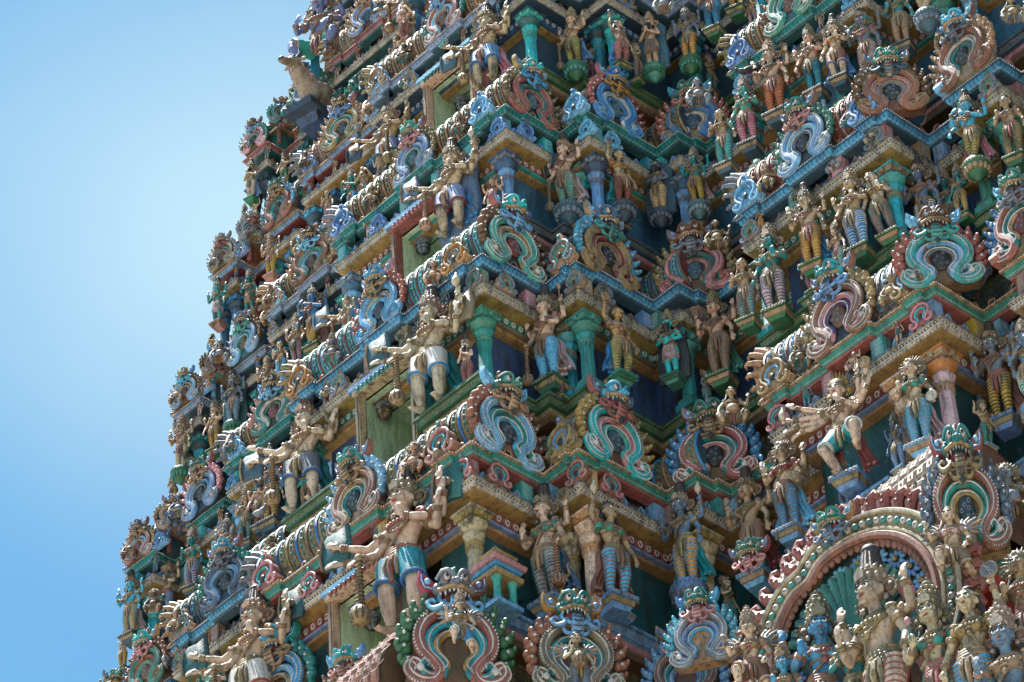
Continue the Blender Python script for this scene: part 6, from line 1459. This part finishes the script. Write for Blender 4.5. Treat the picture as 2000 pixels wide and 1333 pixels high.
mx = nt.nodes.new('ShaderNodeMix'); mx.data_type = 'RGBA'; nt.links.new(mr.outputs[0], mx.inputs[0]); nt.links.new(tn.outputs[2], mx.inputs[6]); mx.inputs[7].default_value = (GLOW[0], GLOW[1], GLOW[2], 1)
nt.links.new(mx.outputs[2], nt.nodes['Background'].inputs[0]); nt.nodes['Background'].inputs[1].default_value = .06
ld = bpy.data.lights.new('sun', 'SUN'); ld.energy = 4.7; ld.angle = radians(.5); ld.color = (1, .97, .92)
lo = bpy.data.objects.new('sun', ld); COL.objects.link(lo)
d = Vector((sin(SUN_AZ)*cos(SUN_EL), cos(SUN_AZ)*cos(SUN_EL), sin(SUN_EL)))
lo.rotation_euler = d.to_track_quat('Z', 'Y').to_euler(); lo.location = (20, -20, 40)
cd = bpy.data.cameras.new('camera'); cd.sensor_width = 36; cd.lens = FOC/2000*36; cd.clip_end = 5000; cd.clip_start = .5
co = bpy.data.objects.new('camera', cd); COL.objects.link(co); sc.camera = co
co.matrix_world = Matrix.Translation(EYE) @ Matrix((RR.to_tuple()+(0,), UU.to_tuple()+(0,), (-F).to_tuple()+(0,), (0, 0, 0, 1))).transposed()
sc.view_settings.view_transform = 'Standard'; sc.view_settings.look = 'None'; sc.view_settings.exposure = 1.45; sc.view_settings.gamma = 1
# ------------------------------------------------------------------ a label for every figure: its own look, then what it stands beside
def proj(v):
    d = Vector(v)-EYE; return 1000+FOC*d.dot(RR)/d.dot(F), 666.5-FOC*d.dot(UU)/d.dot(F)
GB = []
for o in sc.objects:
    if o.name.startswith('monster_gable'):
        p = proj(o.location+Vector((0, 0, .8))); GB.append((p, o))
SKN = dict(cream='cream', flesh='tan', gray='grey', teal='green', lteal='turquoise', bluegray='blue-grey', sky='blue', aqua='aqua', pale='ivory', pinkc='pink-cheeked', ochre='golden', brown='brown', tan='dusty tan', mgreen='green')
WHO = dict(bless='four-armed god', club='four-armed god', raise_='x', maid='goddess', maid4='four-armed goddess', sage='bearded sage', pray='praying sage', flute='flute-playing god', guard='many-armed guardian', dance='eight-armed dancing deity', squat='pot-bellied dwarf', fly='winged attendant', archer='kneeling archer')
WHO['raise'] = 'goddess raising one arm'
def wearp(a):
    c = nc(a['wc']); w = a['wear']
    if a['pose'] == 'squat': return 'squatting'
    return {'leggings': 'in %s ringed leggings' % c, 'shorts': 'in %s short breeches' % c, 'loincloth': 'in a %s loincloth' % c}.get(w, 'with bare legs')
rows = []
for a in ALLST:
    if a.get('fixed'): continue
    p = (a['px'], a['py'])
    g = min(GB, key=lambda g: hypot(g[0][0]-p[0], g[0][1]-p[1]))
    dx, dy = p[0]-g[0][0], p[1]-g[0][1]
    rel = ('right of' if dx > 0 else 'left of') if abs(dx) > abs(dy) else ('below' if dy > 0 else 'above')
    gl_ = g[1]['label']; pre = gl_.split(' gable')[0].split(); fc = [w for w in pre if w.endswith('-faced')]
    if fc: short = ('blue' if 'blue' in pre[:2] and pre[0] == 'light' else 'red' if pre[0] == 'brick' else 'slate' if pre[:2] == ['dark', 'slate'] else pre[0])+' '+fc[0]
    elif 'drummer' in gl_: short = 'drummer'
    elif pre == ['monster'] or len(pre) > 3 or pre[-1] == 'monster': short = ' '.join(w for w in pre if w != 'monster') or 'wide-toothed'
    else: short = ' '.join(pre)
    if len(short.split()) > 3: short = ' '.join(short.split()[:2])
    lv_ = gl_.split(', ')[-1] if ', ' in gl_ else ''
    short = (short, ' on the '+lv_ if lv_.endswith('level') else '')
    base = '%s%s %s %s' % ('tiny ' if a.get('small') == 2 else 'small ' if a.get('small') and a['pose'] != 'squat' else '', SKN.get(a['skin'], a['skin']), WHO[a['pose']], wearp(a))
    rows.append([a, base, rel, short, p])
def an(t):
    for v in 'aeio': t = t.replace(' a '+v, ' an '+v)
    return t
rows.sort(key=lambda r: r[4][0])
used = {}
for r in rows:
    base, rel, (short, lv_) = r[1], r[2], r[3]
    c = ['%s %s the %s gable' % (base, rel, short)]
    c.insert(0, c[0]+lv_)
    c.append('%s %s the %s gable, %s one' % (base, rel, short, 'nearer'))
    c.append('%s on the %s ledge, %s' % (base, ORD.get(r[0]['s'], 'top'), 'nearer the sky' if r[4][0] < 900 else 'right of centre'))
    c.append('%s on the %s ledge, %s' % (base, ORD.get(r[0]['s'], 'top'), 'closest to the skyline' if r[4][0] < 900 else 'far right'))
    c.pop(2)
    c = [an(x) for x in c if len(an(x).split()) <= 16]
    lab = next((x for x in c if x not in used), c[-1]+' side')
    used[lab] = 1; r[0]['o']['label'] = lab
bpy.context.view_layer.update()
